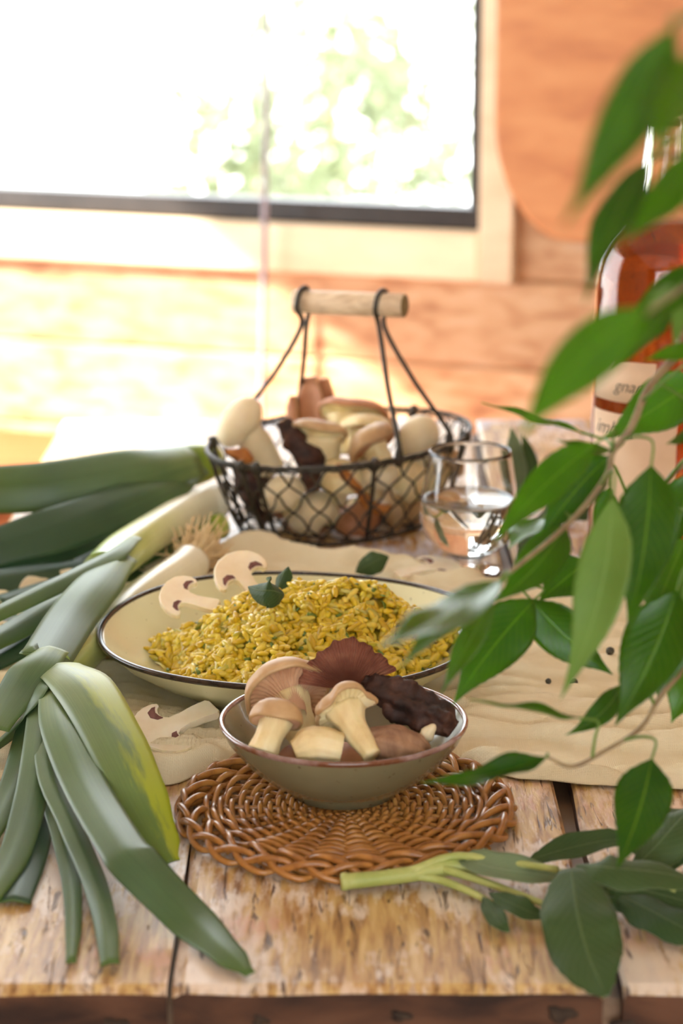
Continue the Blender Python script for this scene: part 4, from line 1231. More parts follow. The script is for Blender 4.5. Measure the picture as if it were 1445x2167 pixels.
fills = [((620, 1090), (600, 1045), 0.020, 1.848, (-0.4, -0.3, 0.8), 'mush_white', 'pale mushroom low in the basket left of its middle'),
         ((690, 1110), (660, 1085), 0.021, 1.852, (-0.6, -0.5, 0.5), 'mush_white', 'round pale mushroom at the bottom front of the basket'),
         ((735, 1060), (720, 1010), 0.019, 1.846, (0.1, -0.5, 0.8), 'mush_flesh', 'cream mushroom behind the front middle mesh of the basket'),
         ((790, 1040), (800, 1000), 0.017, 1.852, (0.2, -0.5, 0.8), 'mush_white', 'pale mushroom just below the front rim right of the basket middle'),
         ((860, 1060), (870, 1020), 0.019, 1.880, (0.4, -0.5, 0.7), 'mush_flesh', 'cream mushroom against the mesh at the right front of the basket'),
         ((880, 1100), (850, 1075), 0.019, 1.885, (0.4, -0.6, 0.5), 'mush_cap', 'tan mushroom low at the right front of the basket'),
         ((770, 1120), (755, 1105), 0.018, 1.865, (0.0, -0.7, 0.4), 'mush_cap_red', 'brown mushroom at the bottom of the basket right of the middle'),
         ((930, 1000), (940, 975), 0.018, 1.93, (0.5, 0.0, 0.8), 'mush_cap', 'tan mushroom at the far right end inside the basket')]
for i, (b_, t_, r, Y, ax, mt, lab) in enumerate(fills):
    tp = pY(*t_, Y); bs_ = tp - V(ax).normalized() * 0.026
    bs_.z = max(bs_.z, T + 0.014)
    kmush(lab, bs_, tp, r, axis=ax, stem=(0.009, 0.009, 0.010), ht=0.7, cap_mat=mt, seed=7.0 + i, under='mush_flesh', funnel=0.2)

# ================================================================ glass of water
GC = V((0.1005, 1.742, T + 0.0004))
gl = empty('water_glass', GC, 'small tulip shaped glass half full of clear water right of the basket', 'glass')
go = [(0.0003, 0.0), (0.024, 0.0), (0.0262, 0.0012), (0.0262, 0.003), (0.020, 0.0052), (0.0105, 0.0085), (0.0100, 0.0115), (0.0155, 0.0155), (0.0265, 0.0225), (0.0345, 0.0315), (0.0385, 0.0420), (0.0392, 0.0505), (0.0378, 0.0640), (0.0350, 0.0800), (0.0326, 0.0960), (0.0321, 0.0990), (0.0314, 0.0998), (0.0307, 0.0990), (0.0312, 0.0955), (0.0336, 0.0795), (0.0364, 0.0638), (0.0378, 0.0505), (0.0371, 0.0425), (0.0331, 0.0325), (0.0252, 0.0240), (0.0140, 0.0175), (0.0003, 0.0160)]
build('glass_body', lathe(MB(), go, GC, segs=72), M['glass'], gl)
wa = [(0.0003, 0.0158), (0.0142, 0.0173), (0.0254, 0.0238), (0.0333, 0.0323), (0.0373, 0.0425), (0.0380, 0.0505), (0.0372, 0.0590), (0.0366, 0.0612), (0.0355, 0.0604), (0.0003, 0.0602)]
wt = build('water', lathe(MB(), wa, GC, segs=72), M['water'])
tag(wt, 'clear water filling the lower half of the tulip glass', 'water')

# ================================================================ bottle
KC = V((0.2435, 1.742, T + 0.0004)); KR = 0.0495
bo = empty('spirit_bottle', KC, 'tall clear glass bottle of amber spirit with a cream label at the right', 'bottle')
bout = [(0.0003, 0.004), (0.036, 0.003), (0.042, 0.0), (0.047, 0.0015), (KR, 0.006), (KR, 0.225), (0.0490, 0.240), (0.0465, 0.252), (0.0410, 0.264), (0.0320, 0.275), (0.0240, 0.285), (0.0190, 0.297), (0.0165, 0.312), (0.0150, 0.345), (0.0150, 0.352), (0.0168, 0.354), (0.0168, 0.364), (0.0155, 0.366), (0.0118, 0.366), (0.0113, 0.345), (0.0130, 0.312), (0.0155, 0.297), (0.0205, 0.286), (0.0290, 0.275), (0.0382, 0.262), (0.0436, 0.250), (0.0460, 0.238), (0.0465, 0.225), (0.0465, 0.012), (0.042, 0.008), (0.0003, 0.009)]
build('bottle_glass', lathe(MB(), bout, KC, segs=80), M['bottle_glass'], bo)
liq = [(0.0003, 0.0088), (0.0421, 0.0078), (0.0467, 0.012), (0.0467, 0.225), (0.0462, 0.238), (0.0438, 0.250), (0.0384, 0.262), (0.0292, 0.275), (0.0260, 0.279), (0.0003, 0.2788)]
build('spirit', lathe(MB(), liq, KC, segs=80), M['amber'], bo)
build('stopper', lathe(MB(), [(0.0003, 0.352), (0.0108, 0.352), (0.0112, 0.366), (0.0172, 0.3665), (0.0175, 0.368), (0.0175, 0.380), (0.0165, 0.382), (0.0003, 0.382)], KC, segs=36), M['cork'], bo)
def cylpatch(name, a0, a1, z0, z1, r, mat, parent, n=40):
    mb = MB(); vv = []; uv = []
    for s, rr_ in ((0, r), (1, r + 0.0003)):
        for zz in (z0, z1):
            for k in range(n + 1):
                a = math.radians(a0 + (a1 - a0) * k / n)
                vv.append(KC + V((rr_ * math.sin(a), -rr_ * math.cos(a), zz))); uv.append((k / n, zz))
    w = n + 1; f = []
    for k in range(n):
        f.append((2 * w + k, 2 * w + k + 1, 3 * w + k + 1, 3 * w + k))
        f.append((k + 1, k, w + k, w + k + 1))
        f.append((k, k + 1, 2 * w + k + 1, 2 * w + k)); f.append((w + k + 1, w + k, 3 * w + k, 3 * w + k + 1))
    f += [(0, 2 * w, 3 * w, w), (n, w + n, 3 * w + n, 2 * w + n)]
    mb.add(vv, f, uv)
    return build(name, mb, mat, parent)
lab = cylpatch('label', -76, 12, 0.010, 0.137, KR + 0.0002, M['label'], bo)
lab2 = cylpatch('label', -76, -8, 0.146, 0.178, KR + 0.0002, M['label'], bo)
def text_on(body, size, ang, zc, parent, shear=0.35, r=KR + 0.0007):
    cu = bpy.data.curves.new('lettering', 'FONT'); cu.body = body; cu.size = size; cu.shear = shear
    cu.resolution_u = 4; cu.offset = -size * 0.006
    ob = bpy.data.objects.new('lettering_source', cu); C.objects.link(ob)
    dg = bpy.context.evaluated_depsgraph_get()
    me = bpy.data.meshes.new_from_object(ob.evaluated_get(dg))
    mb = MB(); vv = []
    for v_ in me.vertices:
        a = math.radians(ang) + v_.co.x / r
        vv.append(KC + V((r * math.sin(a), -r * math.cos(a), zc + v_.co.y)))
    mb.add(vv, [tuple(p_.vertices) for p_ in me.polygons])
    bpy.data.objects.remove(ob); bpy.data.curves.remove(cu); bpy.data.meshes.remove(me)
    return build('lettering', mb, M['ink'], parent, smooth=False)
text_on('gnare', 0.0135, -47, 0.1545, lab2)
text_on('imbra', 0.0165, -70, 0.1195, lab)
# small printed drawing of a sprig on the label
mb = MB()
for k in range(6):
    a = math.radians(-22 + k * 2.2); zz = 0.052 + 0.006 * math.sin(k * 1.9)
    def cp(a_, z_): return KC + V(((KR + 0.0007) * math.sin(a_), -(KR + 0.0007) * math.cos(a_), z_))
    tube(mb, [cp(a, zz), cp(a + 0.03, zz + 0.008), cp(a + 0.02, zz + 0.016)], [0.0003, 0.0010, 0.0003], n=6, segs=4)
build('printed_sprig', mb, M['ink'], lab)

# ================================================================ leeks
UPN = V((0.0, -0.35, 1.0))
def leek_leaf(root, pts, widths, mat='leek_leaf', n=34, fold=-0.25, vfold=-0.16, hint=UPN, thick=0.0013, twist=None, wave=0.0, under='leek_leaf', wfreq=2.0, seed=0.0):
    P = [pt(*p) for p in pts]
    mb = MB(); sheet(mb, P, widths, hint, n=n, nx=11, fold=fold * 0.45, vfold=vfold, thick=thick, twist=twist, wave=wave, wfreq=wfreq, seed=seed)
    return build('leaf', mb, [M[mat], M[under]], root)
def leek_shaft(root, pts, rad, mat='leek_shaft', flat=1.0):
    mb = MB(); tube(mb, [pt(*p) for p in pts], rad, n=40, segs=28, flat=flat, disp=lambda q, u, v, r: r * 0.015 * math.sin(u * 2 * PI * 3 + v * 5))
    return build('shaft', mb, M[mat], root)
# --- front leek
lk = empty('leek', pt(300, 1265, 0.003), 'front leek with roots behind the plate and long leaves fanned over the near table', 'leek', 'leeks')
leek_shaft(lk, [(404, 1192, 0.0200), (380, 1212, 0.0195), (290, 1272, 0.0195), (205, 1345, 0.0220), (150, 1392, 0.030), (112, 1428, 0.036)], [0.0150, 0.0145, 0.0140, 0.0150, 0.0165, 0.0150])
mb = MB(); rnd = random.Random(12)
o0 = pt(410, 1186, 0.0200); dr = (pt(418, 1188, 0.02) - pt(330, 1245, 0.02)).normalized()
for i in range(300):
    s1 = V((rnd.gauss(0, 1), rnd.gauss(0, 1), rnd.gauss(0, 1)))
    st = o0 + (s1 - dr * s1.dot(dr)).normalized() * rnd.uniform(0.0, 0.0125)
    L = rnd.uniform(0.016, 0.031)
    d1 = (dr + s1 * 0.35).normalized()
    mid_ = st + d1 * L * 0.5 + V((rnd.gauss(0, 1), rnd.gauss(0, 1), rnd.gauss(0, 1))) * 0.0025
    end = st + d1 * L + V((rnd.gauss(0, 1), rnd.gauss(0, 1), rnd.gauss(0, 1))) * 0.004
    end.z = max(end.z, T + 0.003)
    tube(mb, [st - dr * 0.004, mid_, end], [0.0011, 0.0009, 0.0005], n=6, segs=5)
ro = build('roots', mb, M['leek_root'], lk); ro['kind'] = 'stuff'; ro['label'] = 'tuft of straw coloured roots'
leek_leaf(lk, [(120, 1405, 0.052), (178, 1445, 0.058), (240, 1550, 0.048), (292, 1665, 0.032), (336, 1765, 0.014), (368, 1822, 0.005)], [0.0285, 0.0361, 0.0353, 0.0314, 0.0228, 0.0076], mat='leek_leaf_y', fold=-0.30, vfold=-0.12, wave=0.05)
leek_leaf(lk, [(112, 1425, 0.048), (130, 1530, 0.046), (178, 1650, 0.036), (252, 1775, 0.034), (290, 1822, 0.030), (400, 1935, 0.010), (480, 2012, 0.008), (530, 2060, 0.005)], [0.0190, 0.0257, 0.0257, 0.0257, 0.0285, 0.0257, 0.0171, 0.0057], fold=-0.18)
leek_leaf(lk, [(98, 1440, 0.042), (105, 1620, 0.030), (150, 1740, 0.022), (195, 1850, 0.014), (222, 1960, 0.009), (232, 2038, 0.006)], [0.0157, 0.0157, 0.0140, 0.0131, 0.0122, 0.0096], fold=-0.35, twist=[0, -0.2, -0.1, 0.3, 0.1])
leek_leaf(lk, [(96, 1450, 0.038), (98, 1640, 0.020), (128, 1760, 0.012), (150, 1860, 0.009), (155, 1950, 0.006), (150, 2036, 0.004)], [0.0140, 0.0122, 0.0113, 0.0105, 0.0087, 0.0053], fold=-0.3, mat='leek_leaf')
leek_leaf(lk, [(95, 1430, 0.044), (85, 1560, 0.034), (62, 1690, 0.020), (30, 1800, 0.011), (-25, 1900, 0.006)], [0.0184, 0.0203, 0.0194, 0.0184, 0.0129], fold=-0.25)
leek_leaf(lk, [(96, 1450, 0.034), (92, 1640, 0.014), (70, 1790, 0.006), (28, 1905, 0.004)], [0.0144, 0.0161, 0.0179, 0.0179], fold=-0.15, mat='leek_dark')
leek_leaf(lk, [(92, 1440, 0.036), (60, 1560, 0.024), (25, 1670, 0.014), (-30, 1770, 0.008)], [0.0161, 0.0198, 0.0189, 0.0144], fold=-0.25)
leek_leaf(lk, [(98, 1425, 0.046), (72, 1470, 0.044), (40, 1525, 0.030), (-30, 1590, 0.016)], [0.0154, 0.0206, 0.0223, 0.0172], fold=-0.4, twist=[0, 0.9, 1.1, 1.0], mat='leek_leaf')
# --- second leek (white shaft towards the basket)
l2 = empty('leek', pt(350, 1130, 0.003), 'middle leek with a pale shaft reaching under the left end of the basket', 'leek', 'leeks')
leek_shaft(l2, [(458, 1063, 0.029), (420, 1072, 0.030), (345, 1112, 0.034), (262, 1168, 0.040), (215, 1212, 0.044)], [0.0150, 0.0152, 0.0150, 0.0160, 0.0150])
leek_leaf(l2, [(285, 1135, 0.060), (235, 1172, 0.060), (150, 1218, 0.056), (60, 1262, 0.050), (-40, 1310, 0.044)], [0.012, 0.019, 0.019, 0.018, 0.016], fold=-0.30, hint=V((-0.2, -0.6, 1)))
leek_leaf(l2, [(262, 1172, 0.056), (205, 1232, 0.058), (150, 1300, 0.054), (100, 1378, 0.052), (82, 1395, 0.050)], [0.022, 0.034, 0.035, 0.034, 0.030], fold=-0.25, hint=V((0.1, -0.6, 1)))
leek_leaf(l2, [(105, 1368, 0.056), (70, 1402, 0.054), (30, 1460, 0.044), (-20, 1540, 0.034)], [0.026, 0.032, 0.029, 0.022], fold=-0.30, hint=V((-0.3, -0.8, 1)))
leek_leaf(l2, [(230, 1210, 0.040), (120, 1270, 0.036), (40, 1320, 0.030), (-40, 1365, 0.026)], [0.018, 0.024, 0.024, 0.02], fold=-0.3, mat='leek_leaf')
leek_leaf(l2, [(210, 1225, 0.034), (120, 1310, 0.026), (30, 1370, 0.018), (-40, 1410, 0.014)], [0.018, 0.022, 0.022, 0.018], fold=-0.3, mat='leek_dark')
# --- back leek
l3 = empty('leek', pt(330, 1040, 0.003), 'thick green leek at the back left lying across the far table', 'leek', 'leeks')
leek_shaft(l3, [(455, 975, 0.046), (400, 985, 0.046), (300, 1000, 0.047), (200, 1013, 0.048)], [0.0150, 0.0185, 0.0200, 0.0185], mat='leek_shaft_green')
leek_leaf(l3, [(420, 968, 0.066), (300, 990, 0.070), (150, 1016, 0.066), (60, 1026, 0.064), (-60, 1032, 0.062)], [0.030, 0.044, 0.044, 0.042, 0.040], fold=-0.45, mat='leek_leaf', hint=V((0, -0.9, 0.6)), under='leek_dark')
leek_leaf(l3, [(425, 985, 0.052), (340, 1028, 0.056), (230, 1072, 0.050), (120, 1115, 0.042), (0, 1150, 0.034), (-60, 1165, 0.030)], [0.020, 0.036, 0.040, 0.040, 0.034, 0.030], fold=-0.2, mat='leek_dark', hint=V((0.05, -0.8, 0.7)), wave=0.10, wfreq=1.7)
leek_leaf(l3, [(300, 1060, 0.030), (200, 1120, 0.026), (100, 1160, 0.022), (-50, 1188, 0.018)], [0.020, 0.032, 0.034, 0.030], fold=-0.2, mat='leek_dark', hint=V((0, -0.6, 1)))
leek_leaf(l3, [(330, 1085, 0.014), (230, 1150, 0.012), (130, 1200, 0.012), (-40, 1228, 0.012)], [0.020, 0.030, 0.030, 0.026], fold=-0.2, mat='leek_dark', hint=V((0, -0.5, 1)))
# --- a fourth leek lying under the middle one
l4 = empty('leek', pt(400, 1130, 0.002), 'dark leek greens lying under the middle leek toward the basket', 'leek', 'leeks')
leek_shaft(l4, [(468, 1113, 0.013), (410, 1128, 0.013), (330, 1165, 0.013)], [0.0110, 0.0120, 0.0115], mat='leek_shaft_green')
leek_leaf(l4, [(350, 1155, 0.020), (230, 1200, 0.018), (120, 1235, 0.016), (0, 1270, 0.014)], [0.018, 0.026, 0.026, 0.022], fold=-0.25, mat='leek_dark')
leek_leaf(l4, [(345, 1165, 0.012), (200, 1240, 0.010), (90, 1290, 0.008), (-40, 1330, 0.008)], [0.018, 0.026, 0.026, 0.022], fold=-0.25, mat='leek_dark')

# ================================================================ sage
LEAFP = [0.05, 0.42, 0.74, 0.93, 1.0, 0.99, 0.93, 0.80, 0.60, 0.34, 0.10]
def sage_leaf(name, parent, pts, w, nh, fold=0.15, wave=0.13, twist=None, seed=0.0, top='sage', under='sage_under', prof=LEAFP, pick=pt):
    P = [pick(*p) if not isinstance(p, V) else p for p in pts]
    mb = MB(); sheet(mb, P, lerp_list([w * a for a in prof], 26), nh, n=26, nx=11, fold=fold, wave=wave, wfreq=2.5, thick=0.0011, twist=twist, seed=seed)
    return build(name, mb, [M[top], M[under]], parent)
sg = empty('sage_sprig', pt(975, 1850, 0.0), 'sprig of sage with broad grey green leaves lying at the front right', 'herb')
mb = MB(); tube(mb, [pt(724, 1866, 0.006), pt(790, 1860, 0.007), pt(862, 1851, 0.008), pt(975, 1832, 0.010), pt(1120, 1842, 0.011), pt(1300, 1872, 0.012), pt(1430, 1890, 0.012)], [0.0046, 0.0042, 0.0044, 0.0050, 0.0036, 0.0030, 0.0025], n=40, segs=14)
lathe(mb, [(0.0002, 0.0), (0.0044, 0.0), (0.0050, 0.001), (0.0050, 0.003), (0.0044, 0.0045)], pt(721, 1866, 0.0062), (1, 0.1, 0), 14)
build('stem', mb, M['sage_stem'], sg)
for pts in ([(862, 1851, 0.008), (930, 1862, 0.006), (1000, 1890, 0.005), (1040, 1912, 0.005)], [(930, 1836, 0.010), (1030, 1868, 0.008), (1170, 1920, 0.007)], [(868, 1845, 0.010), (960, 1812, 0.016), (1060, 1822, 0.018), (1180, 1840, 0.020)]):
    mb = MB(); tube(mb, [pt(*p) for p in pts], [0.0026, 0.0022, 0.0018], n=14, segs=10); build('side_stem', mb, M['sage_stem'], sg)
UPC = V((0, -0.75, 1))
sage_leaf('leaf', sg, [(975, 1818, 0.014), (1050, 1838, 0.016), (1130, 1850, 0.014), (1200, 1862, 0.010)], 0.017, UPC, fold=0.5, top='sage_under', prof=[0.3, 0.7, 0.95, 1, 1, .95, .9, .8, .6, .4, .15])
sage_leaf('leaf', sg, [(1208, 1838, 0.034), (1222, 1930, 0.026), (1245, 2020, 0.014), (1282, 2108, 0.004)], 0.038, V((-0.1, -1, 0.55)), fold=-0.15, seed=1.0, prof=[0.3, 0.7, 0.92, 1.0, 1.0, 1.0, 0.97, 0.88, 0.70, 0.42, 0.10])
sage_leaf('leaf', sg, [(1115, 1822, 0.012), (1190, 1800, 0.020), (1280, 1780, 0.028), (1345, 1778, 0.030)], 0.016, V((0, -0.6, 0.9)), fold=0.3, seed=2.0)
sage_leaf('leaf', sg, [(1218, 1832, 0.034), (1290, 1838, 0.036), (1390, 1848, 0.032), (1500, 1870, 0.024)], 0.024, V((0.1, -0.35, 1)), fold=-0.2, seed=3.0, top='sage')
sage_leaf('leaf', sg, [(1330, 1850, 0.014), (1390, 1790, 0.030), (1440, 1735, 0.040), (1490, 1690, 0.046)], 0.026, V((-0.6, -0.7, 0.5)), fold=-0.3, seed=4.0)
sage_leaf('leaf', sg, [(1300, 1890, 0.012), (1370, 1925, 0.012), (1440, 1962, 0.010), (1520, 2000, 0.006)], 0.024, V((0, -0.5, 1)), fold=-0.2, seed=5.0)
sage_leaf('leaf', sg, [(1035, 1890, 0.010), (1080, 1912, 0.010), (1120, 1930, 0.008), (1158, 1943, 0.004)], 0.013, V((0, -0.6, 1)), fold=0.2, seed=6.0)
sage_leaf('leaf', sg, [(1022, 1898, 0.008), (1040, 1930, 0.007), (1058, 1955, 0.006), (1078, 1972, 0.003)], 0.011, V((0, -0.6, 1)), fold=0.2, seed=7.0)
sage_leaf('leaf', sg, [(1282, 1905, 0.010), (1285, 1890, 0.016), (1288, 1878, 0.020), (1292, 1868, 0.024)], 0.009, V((0, -1, 0.3)), fold=0.2, seed=8.0)
sage_leaf('leaf', sg, [(1215, 1855, 0.018), (1300, 1872, 0.016), (1400, 1895, 0.012), (1500, 1925, 0.008)], 0.030, V((0, -0.5, 1)), fold=-0.1, seed=9.0)
sage_leaf('leaf', sg, [(1320, 1790, 0.020), (1400, 1770, 0.026), (1470, 1765, 0.030), (1540, 1765, 0.034)], 0.036, V((0.2, -0.7, 0.7)), fold=-0.2, seed=10.0)
# loose sage leaves
lf = sage_leaf('herb_leaf', None, [(600, 1258, 0.070), (572, 1250, 0.076), (548, 1250, 0.074), (526, 1242, 0.072)], 0.021, V((-0.25, -0.9, 0.55)), fold=-0.45, wave=0.12, prof=[0.25, 0.7, 0.95, 1.0, 1.0, 0.95, 0.85, 0.72, 0.55, 0.32, 0.1])
tag(lf, 'curled green sage leaf on top of the risotto', 'leaf')
lf = sage_leaf('herb_leaf', None, [pY(585, 1262, 1.492), pY(592, 1235, 1.496), pY(602, 1212, 1.500), pY(610, 1200, 1.504)], 0.013, V((-0.6, -0.7, 0.4)), fold=-0.4, top='sage', wave=0.1)
tag(lf, 'small upright sage leaf behind the curled one on the risotto', 'leaf')
lf = sage_leaf('herb_leaf', None, [(752, 1212, 0.012), (780, 1195, 0.018), (802, 1185, 0.022), (822, 1178, 0.024)], 0.019, V((-0.2, -0.9, 0.6)), fold=-0.2)
tag(lf, 'dark green leaf lying on the cloth behind the plate', 'leaf')
# sprig behind the glass
s2 = empty('sage_sprig', pt(1060, 1085, 0.0), 'sprig of narrow grey green sage leaves lying behind the water glass', 'herb')
mb = MB(); tube(mb, [pt(960, 1100, 0.005), pt(1030, 1090, 0.008), pt(1110, 1060, 0.010), pt(1200, 1050, 0.008)], 0.0022, n=16, segs=8); build('stem', mb, M['sage_stem'], s2)
sage_leaf('leaf', s2, [(1030, 1092, 0.012), (1000, 1098, 0.014), (965, 1104, 0.012), (935, 1110, 0.006)], 0.024, V((0, -0.6, 1)), seed=1.0)
sage_leaf('leaf', s2, [(1040, 1075, 0.014), (1035, 1100, 0.014), (1030, 1120, 0.008), (1025, 1135, 0.004)], 0.024, V((0, -0.6, 1)), seed=2.0)
sage_leaf('leaf', s2, [(1105, 1060, 0.012), (1098, 1000, 0.038), (1090, 950, 0.060), (1082, 905, 0.078)], 0.017, V((-0.4, -0.9, 0.1)), seed=3.0, top='sage_under')
sage_leaf('leaf', s2, [(1120, 1060, 0.012), (1125, 1010, 0.032), (1118, 960, 0.050), (1105, 920, 0.066)], 0.014, V((0.3, -0.9, 0.1)), seed=4.0)
sage_leaf('leaf', s2, [(1150, 1056, 0.010), (1190, 1075, 0.014), (1230, 1085, 0.012), (1270, 1100, 0.006)], 0.022, V((0, -0.7, 1)), seed=5.0)
sage_leaf('leaf', s2, [(1180, 1052, 0.010), (1150, 1120, 0.014), (1120, 1150, 0.012), (1100, 1180, 0.006)], 0.024, V((0, -0.7, 1)), seed=6.0)

# ================================================================ peppercorns
for (px, py, r, lab_) in ((1213, 1450, 0.0031, 'whole black peppercorn lying on the cloth at the right'), (1204, 1402, 0.0026, 'peppercorn on the cloth just behind the lone whole one'), (1290, 1401, 0.0030, 'peppercorn on the cloth under the hanging leaf tip at the right'), (1160, 1449, 0.0020, 'broken peppercorn bit on the cloth left of the whole one')):
    q = pt(px, py, 0.006)
    q.z = T + cloth_h(q.x, q.y, pl(fr, q.x), pl(bk, q.x)) + r * 0.85
    mb = MB(); blob(mb, q, (0, 0.2, 1), 2 * r, 2 * r, 2 * r * (0.95 if r > 0.0022 else 0.6), nu=18, nv=12, disp=lambda q_, th, ph: 0.0003 * nz(q_, 700, 1))
    tag(build('peppercorn', mb, M['pepper']), lab_, 'peppercorn', 'peppercorns on the cloth')

# ================================================================ weeping fig at the right
POT = V((0.445, 1.20, T))
fg = empty('potted_fig', POT, 'weeping fig plant whose leafy branches hang in from the right', 'plant')
build('pot', lathe(MB(), [(0.0005, 0.0), (0.050, 0.0), (0.053, 0.003), (0.064, 0.085), (0.069, 0.087), (0.071, 0.105), (0.066, 0.107), (0.062, 0.092), (0.0005, 0.090)], POT + V((0, 0, 0.0006)), segs=48), M['clay'], fg)
build('soil', lathe(MB(), [(0.0005, 0.097), (0.04, 0.0965), (0.0622, 0.094)], POT, segs=32, mod=lambda th, j, r, h: (r, h + 0.002 * math.sin(th * 7 + j))), M['soil'], fg)
STEMS = []
def stem(pts, rad, n=40, name='branch'):
    P = [V(p) for p in pts]
    for q in spline(P, n * 2): STEMS.append(V(q))
    mb = MB(); tube(mb, P, [a * 0.75 for a in rad], n=n, segs=9, disp=lambda q, u, v, r: r * 0.12 * nz(q, 150, 1))
    return build(name, mb, M['bark'], fg)
TR = [POT + V((0, 0, 0.09)), POT + V((-0.02, 0.0, 0.20)), POT + V((0.0, -0.03, 0.34)), POT + V((-0.03, -0.05, 0.50)), POT + V((-0.04, -0.08, 0.62))]
stem(TR, [0.009, 0.008, 0.007, 0.005, 0.003], name='trunk')
trunk_lo, trunk_mid, trunk_hi = TR[1], TR[2], TR[4]
stem([trunk_mid, pd(1560, 640, 1.22), pd(1430, 757, 1.16), pd(1372, 822, 1.14), pd(1335, 905, 1.13), pd(1297, 955, 1.13), pd(1282, 1010, 1.13), pd(1198, 1113, 1.13), pd(1060, 1226, 1.10)], [0.0045, 0.0030, 0.0026, 0.0023, 0.0020, 0.0014])
stem([trunk_lo, pd(1560, 1300, 1.22), pd(1433, 1432, 1.17), pd(1392, 1482, 1.16), pd(1355, 1541, 1.15), pd(1282, 1588, 1.14), pd(1212, 1622, 1.13), pd(1158, 1602, 1.12)], [0.004, 0.0022, 0.0017, 0.0013, 0.0010])
stem([trunk_mid, pd(1560, 930, 1.28), pd(1445, 985, 1.24), pd(1400, 1030, 1.22), pd(1330, 1090, 1.22), pd(1235, 1185, 1.22), pd(1165, 1222, 1.22), pd(1090, 1248, 1.21)], [0.0035, 0.0022, 0.0018, 0.0014, 0.0010])
stem([trunk_hi, V((0.30, 0.95, T + 0.66)), pd(1620, 60, 0.82), pd(1500, 40, 0.72), pd(1420, 50, 0.68)], [0.003, 0.0024, 0.0016, 0.0012])
stem([trunk_hi, V((0.33, 1.0, T + 0.55)), pd(1560, 240, 0.95), pd(1445, 320, 0.88), pd(1370, 335, 0.86)], [0.003, 0.0022, 0.0014, 0.0012])
stem([trunk_mid, pd(1640, 480, 1.05), pd(1520, 560, 0.95), pd(1400, 640, 0.86), pd(1360, 670, 0.82)], [0.003, 0.0022, 0.0014, 0.0012])
FIGP = [0.03, 0.36, 0.68, 0.89, 0.98, 1.0, 0.97, 0.90, 0.80, 0.67, 0.52, 0.36, 0.21, 0.10, 0.015]
def fig_leaf(b_, t_, w, d0, d1=None, twist=0.0, bow=0.0, fold=0.20, wave=0.10, under=False, seed=0.0, sag=0.0, petiole=True):
    """b_, t_: pixel of leaf base and tip; w: width in pixels when seen flat; d0,d1 depth; bow: sideways bend in px"""
    d1 = d1 or d0
    B = pd(*b_, d0); Tp = pd(*t_, d1)
    ax = V((t_[0] - b_[0], t_[1] - b_[1], 0)); pr_ = V((-ax.y, ax.x, 0)).normalized()
    def mid_(f, k):
        x = b_[0] + ax.x * f + pr_.x * bow * k; y = b_[1] + ax.y * f + pr_.y * bow * k
        return pd(x, y, d0 + (d1 - d0) * f + sag * k)
    P = [B, mid_(0.25, 0.75), mid_(0.5, 1.0), mid_(0.75, 0.75), Tp]
    wm = 1.02 * w * (d0 + d1) / 2 / FPX
    mb = MB()
    tw = twist + (PI if under else 0)
    sheet(mb, P, lerp_list([wm * a for a in FIGP], 30), lambda p: (EYE - p), n=30, nx=11, fold=fold * (-1 if under else 1), wave=wave, wfreq=1.6, thick=0.0007, twist=[tw], seed=seed)
    if petiole:
        s = min(STEMS, key=lambda q: (q - B).length)
        a = (B - P[1]).normalized() * min(0.012, (s - B).length * 0.5)
        tube(mb, [P[0] - (B - P[1]) * 0.02, B + a, (B + a + s) / 2 + V((0, 0, 0.002)), s], [0.0007, 0.0007, 0.0008, 0.0009], n=10, segs=6, mi=1)
    return build('leaf', mb, [M['ficus'], M['ficus_under']], fg)
R = fig_leaf
R((1428, 55), (1190, 480), 132, 0.68, 0.67, twist=0.35, bow=-12)
R((1490, 110), (1392, 350), 165, 0.66, 0.66, twist=0.95, bow=10)
R((1375, 338), (1236, 645), 92, 0.86, 0.84, twist=0.5, bow=14, wave=0.25, seed=1)
R((1480, 320), (1318, 515), 84, 0.84, 0.82, twist=0.2, bow=-8, wave=0.2)
R((1510, 205), (1462, 480), 100, 0.80, 0.78, twist=0.1)
R((1480, 560), (1300, 700), 78, 1.02, 0.98, twist=0.2, bow=-10)
R((1366, 652), (1096, 930), 124, 0.77, 0.75, twist=0.15, bow=20, fold=-0.1)
R((1425, 650), (1296, 785), 50, 1.05, 1.03, twist=0.5, wave=0.2, seed=2)
R((1448, 595), (1425, 740), 46, 1.04, 1.02, twist=-0.4, under=True)
R((1480, 735), (1362, 762), 40, 1.08, 1.06, twist=0.4)
R((1482, 798), (1277, 930), 118, 1.17, 1.16, twist=0.15, bow=-4)
R((1292, 952), (1178, 930), 42, 1.13, 1.10, twist=0.9, bow=-8)
R((1262, 938), (1042, 1152), 84, 1.10, 1.07, twist=0.1, bow=12, wave=0.18)
R((1290, 965), (1140, 1150), 92, 1.15, 1.14, twist=0.0, bow=10)
R((1196, 1112), (1045, 1275), 98, 1.14, 1.12, twist=0.3, bow=-14)
R((1378, 985), (1328, 1330), 138, 1.11, 1.09, twist=0.1, bow=-10, fold=0.15)
R((1296, 1052), (1186, 1480), 116, 1.07, 1.05, twist=0.25, bow=-26, under=True, wave=0.14)
R((1058, 1228), (796, 1372), 125, 1.02, 0.90, twist=0.86, bow=-12, wave=0.22, fold=0.15)
R((1050, 1240), (842, 1420), 66, 1.08, 1.00, twist=0.5, bow=10)
R((1045, 1265), (932, 1470), 64, 1.10, 1.10, twist=0.5)
R((1132, 1268), (958, 1492), 118, 1.20, 1.18, twist=-0.1, bow=8, fold=0.12)
R((1122, 1268), (1297, 1428), 104, 1.20, 1.20, twist=0.2, bow=8)
R((1240, 1188), (1140, 1272), 96, 1.21, 1.20, twist=0.2)
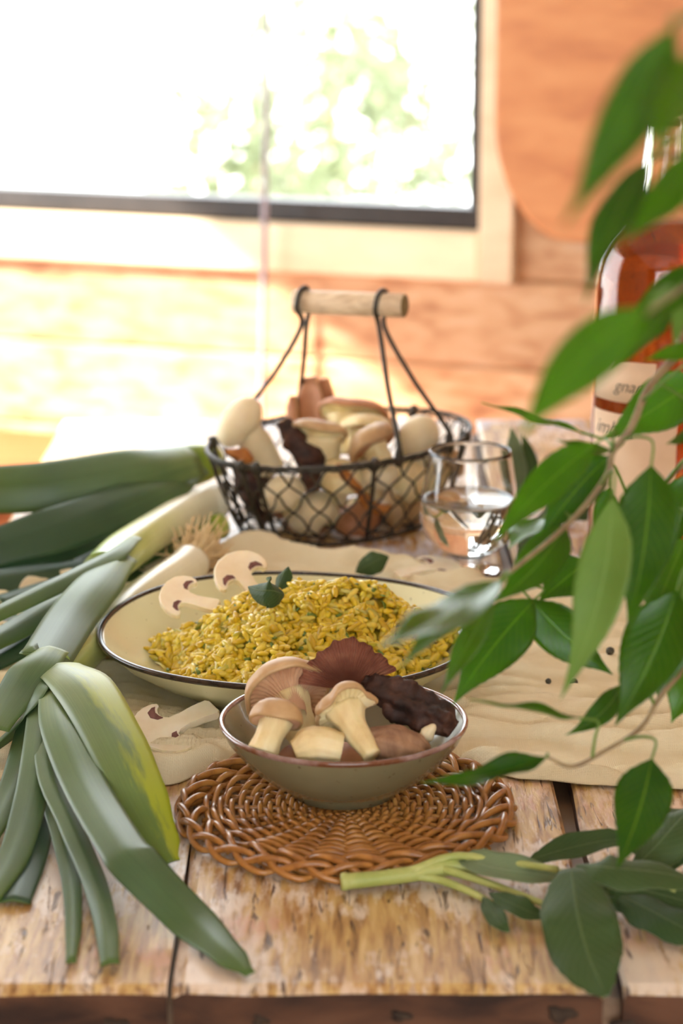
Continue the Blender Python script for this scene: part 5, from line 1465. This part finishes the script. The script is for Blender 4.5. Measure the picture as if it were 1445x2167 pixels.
R((1432, 1250), (1302, 1535), 150, 1.14, 1.13, twist=0.2, bow=-10)
R((1318, 1448), (1196, 1556), 56, 1.16, 1.16, twist=0.4, bow=-16)
R((1226, 1520), (994, 1480), 44, 1.13, 1.10, twist=1.25, wave=0.35, seed=3)
R((1158, 1602), (890, 1656), 62, 1.12, 1.10, twist=0.75, bow=-14, wave=0.35, seed=4, fold=0.4)
R((1379, 1606), (1305, 1838), 122, 1.13, 1.10, twist=-0.1, bow=-8, fold=0.12)
R((1462, 1000), (1424, 1165), 90, 1.2, 1.2, twist=0.2)
R((1415, 1130), (1380, 1290), 96, 1.2, 1.19, twist=-0.3)
R((1450, 1140), (1370, 1330), 120, 1.18, 1.17, twist=0.3)
R((1470, 1170), (1440, 1420), 110, 1.2, 1.2, twist=0.0)
R((1230, 915), (1018, 852), 40, 1.16, 1.14, twist=1.2, wave=0.35, seed=6)
R((1146, 1098), (1076, 1160), 85, 1.16, 1.14, twist=1.0)
R((1460, 1270), (1392, 1480), 120, 1.22, 1.22, twist=0.1, bow=8)
R((1440, 1300), (1350, 1420), 100, 1.23, 1.22, twist=-0.2)
R((1330, 1180), (1250, 1300), 90, 1.24, 1.23, twist=0.3)
R((1480, 1400), (1420, 1530), 90, 1.2, 1.2, twist=0.2)
R((1290, 1030), (1270, 1190), 54, 1.2, 1.2, twist=0.2)
R((1375, 1175), (1330, 1290), 70, 1.22, 1.22, twist=0.4)
R((1470, 905), (1410, 940), 40, 1.15, 1.13, twist=-0.9)
# more foliage along the parts of the branches near the trunk
rnd = random.Random(21)
def project(q):
    d = q - EYE; dep = d.dot(FWD)
    return 722.5 + d.x / dep * FPX
outer = [q for q in STEMS if project(q) > 1540]
for i in range(70):
    s = rnd.choice(outer)
    d = V((rnd.gauss(0, 0.7), rnd.gauss(0, 0.7), rnd.uniform(-1.0, 0.1))).normalized()
    b_ = s + d * rnd.uniform(0.008, 0.016); L = rnd.uniform(0.055, 0.085)
    t_ = b_ + d * L + V((0, 0, -0.012))
    if min(project(b_), project(t_)) < 1500 or t_.z < T + 0.02: continue
    m_ = (b_ + t_) / 2 + V((0, 0, 0.006)); w = L * 0.38
    mb = MB()
    sheet(mb, [b_, m_, t_], lerp_list([w * a for a in FIGP], 18), V((rnd.gauss(0, .5), rnd.gauss(0, .5), 1)), n=18, nx=7, fold=0.2, wave=0.12, wfreq=1.6, thick=0.0007, seed=i)
    tube(mb, [s, b_], 0.0007, n=4, segs=5, mi=1)
    build('leaf', mb, [M['ficus'], M['ficus_under']], fg)
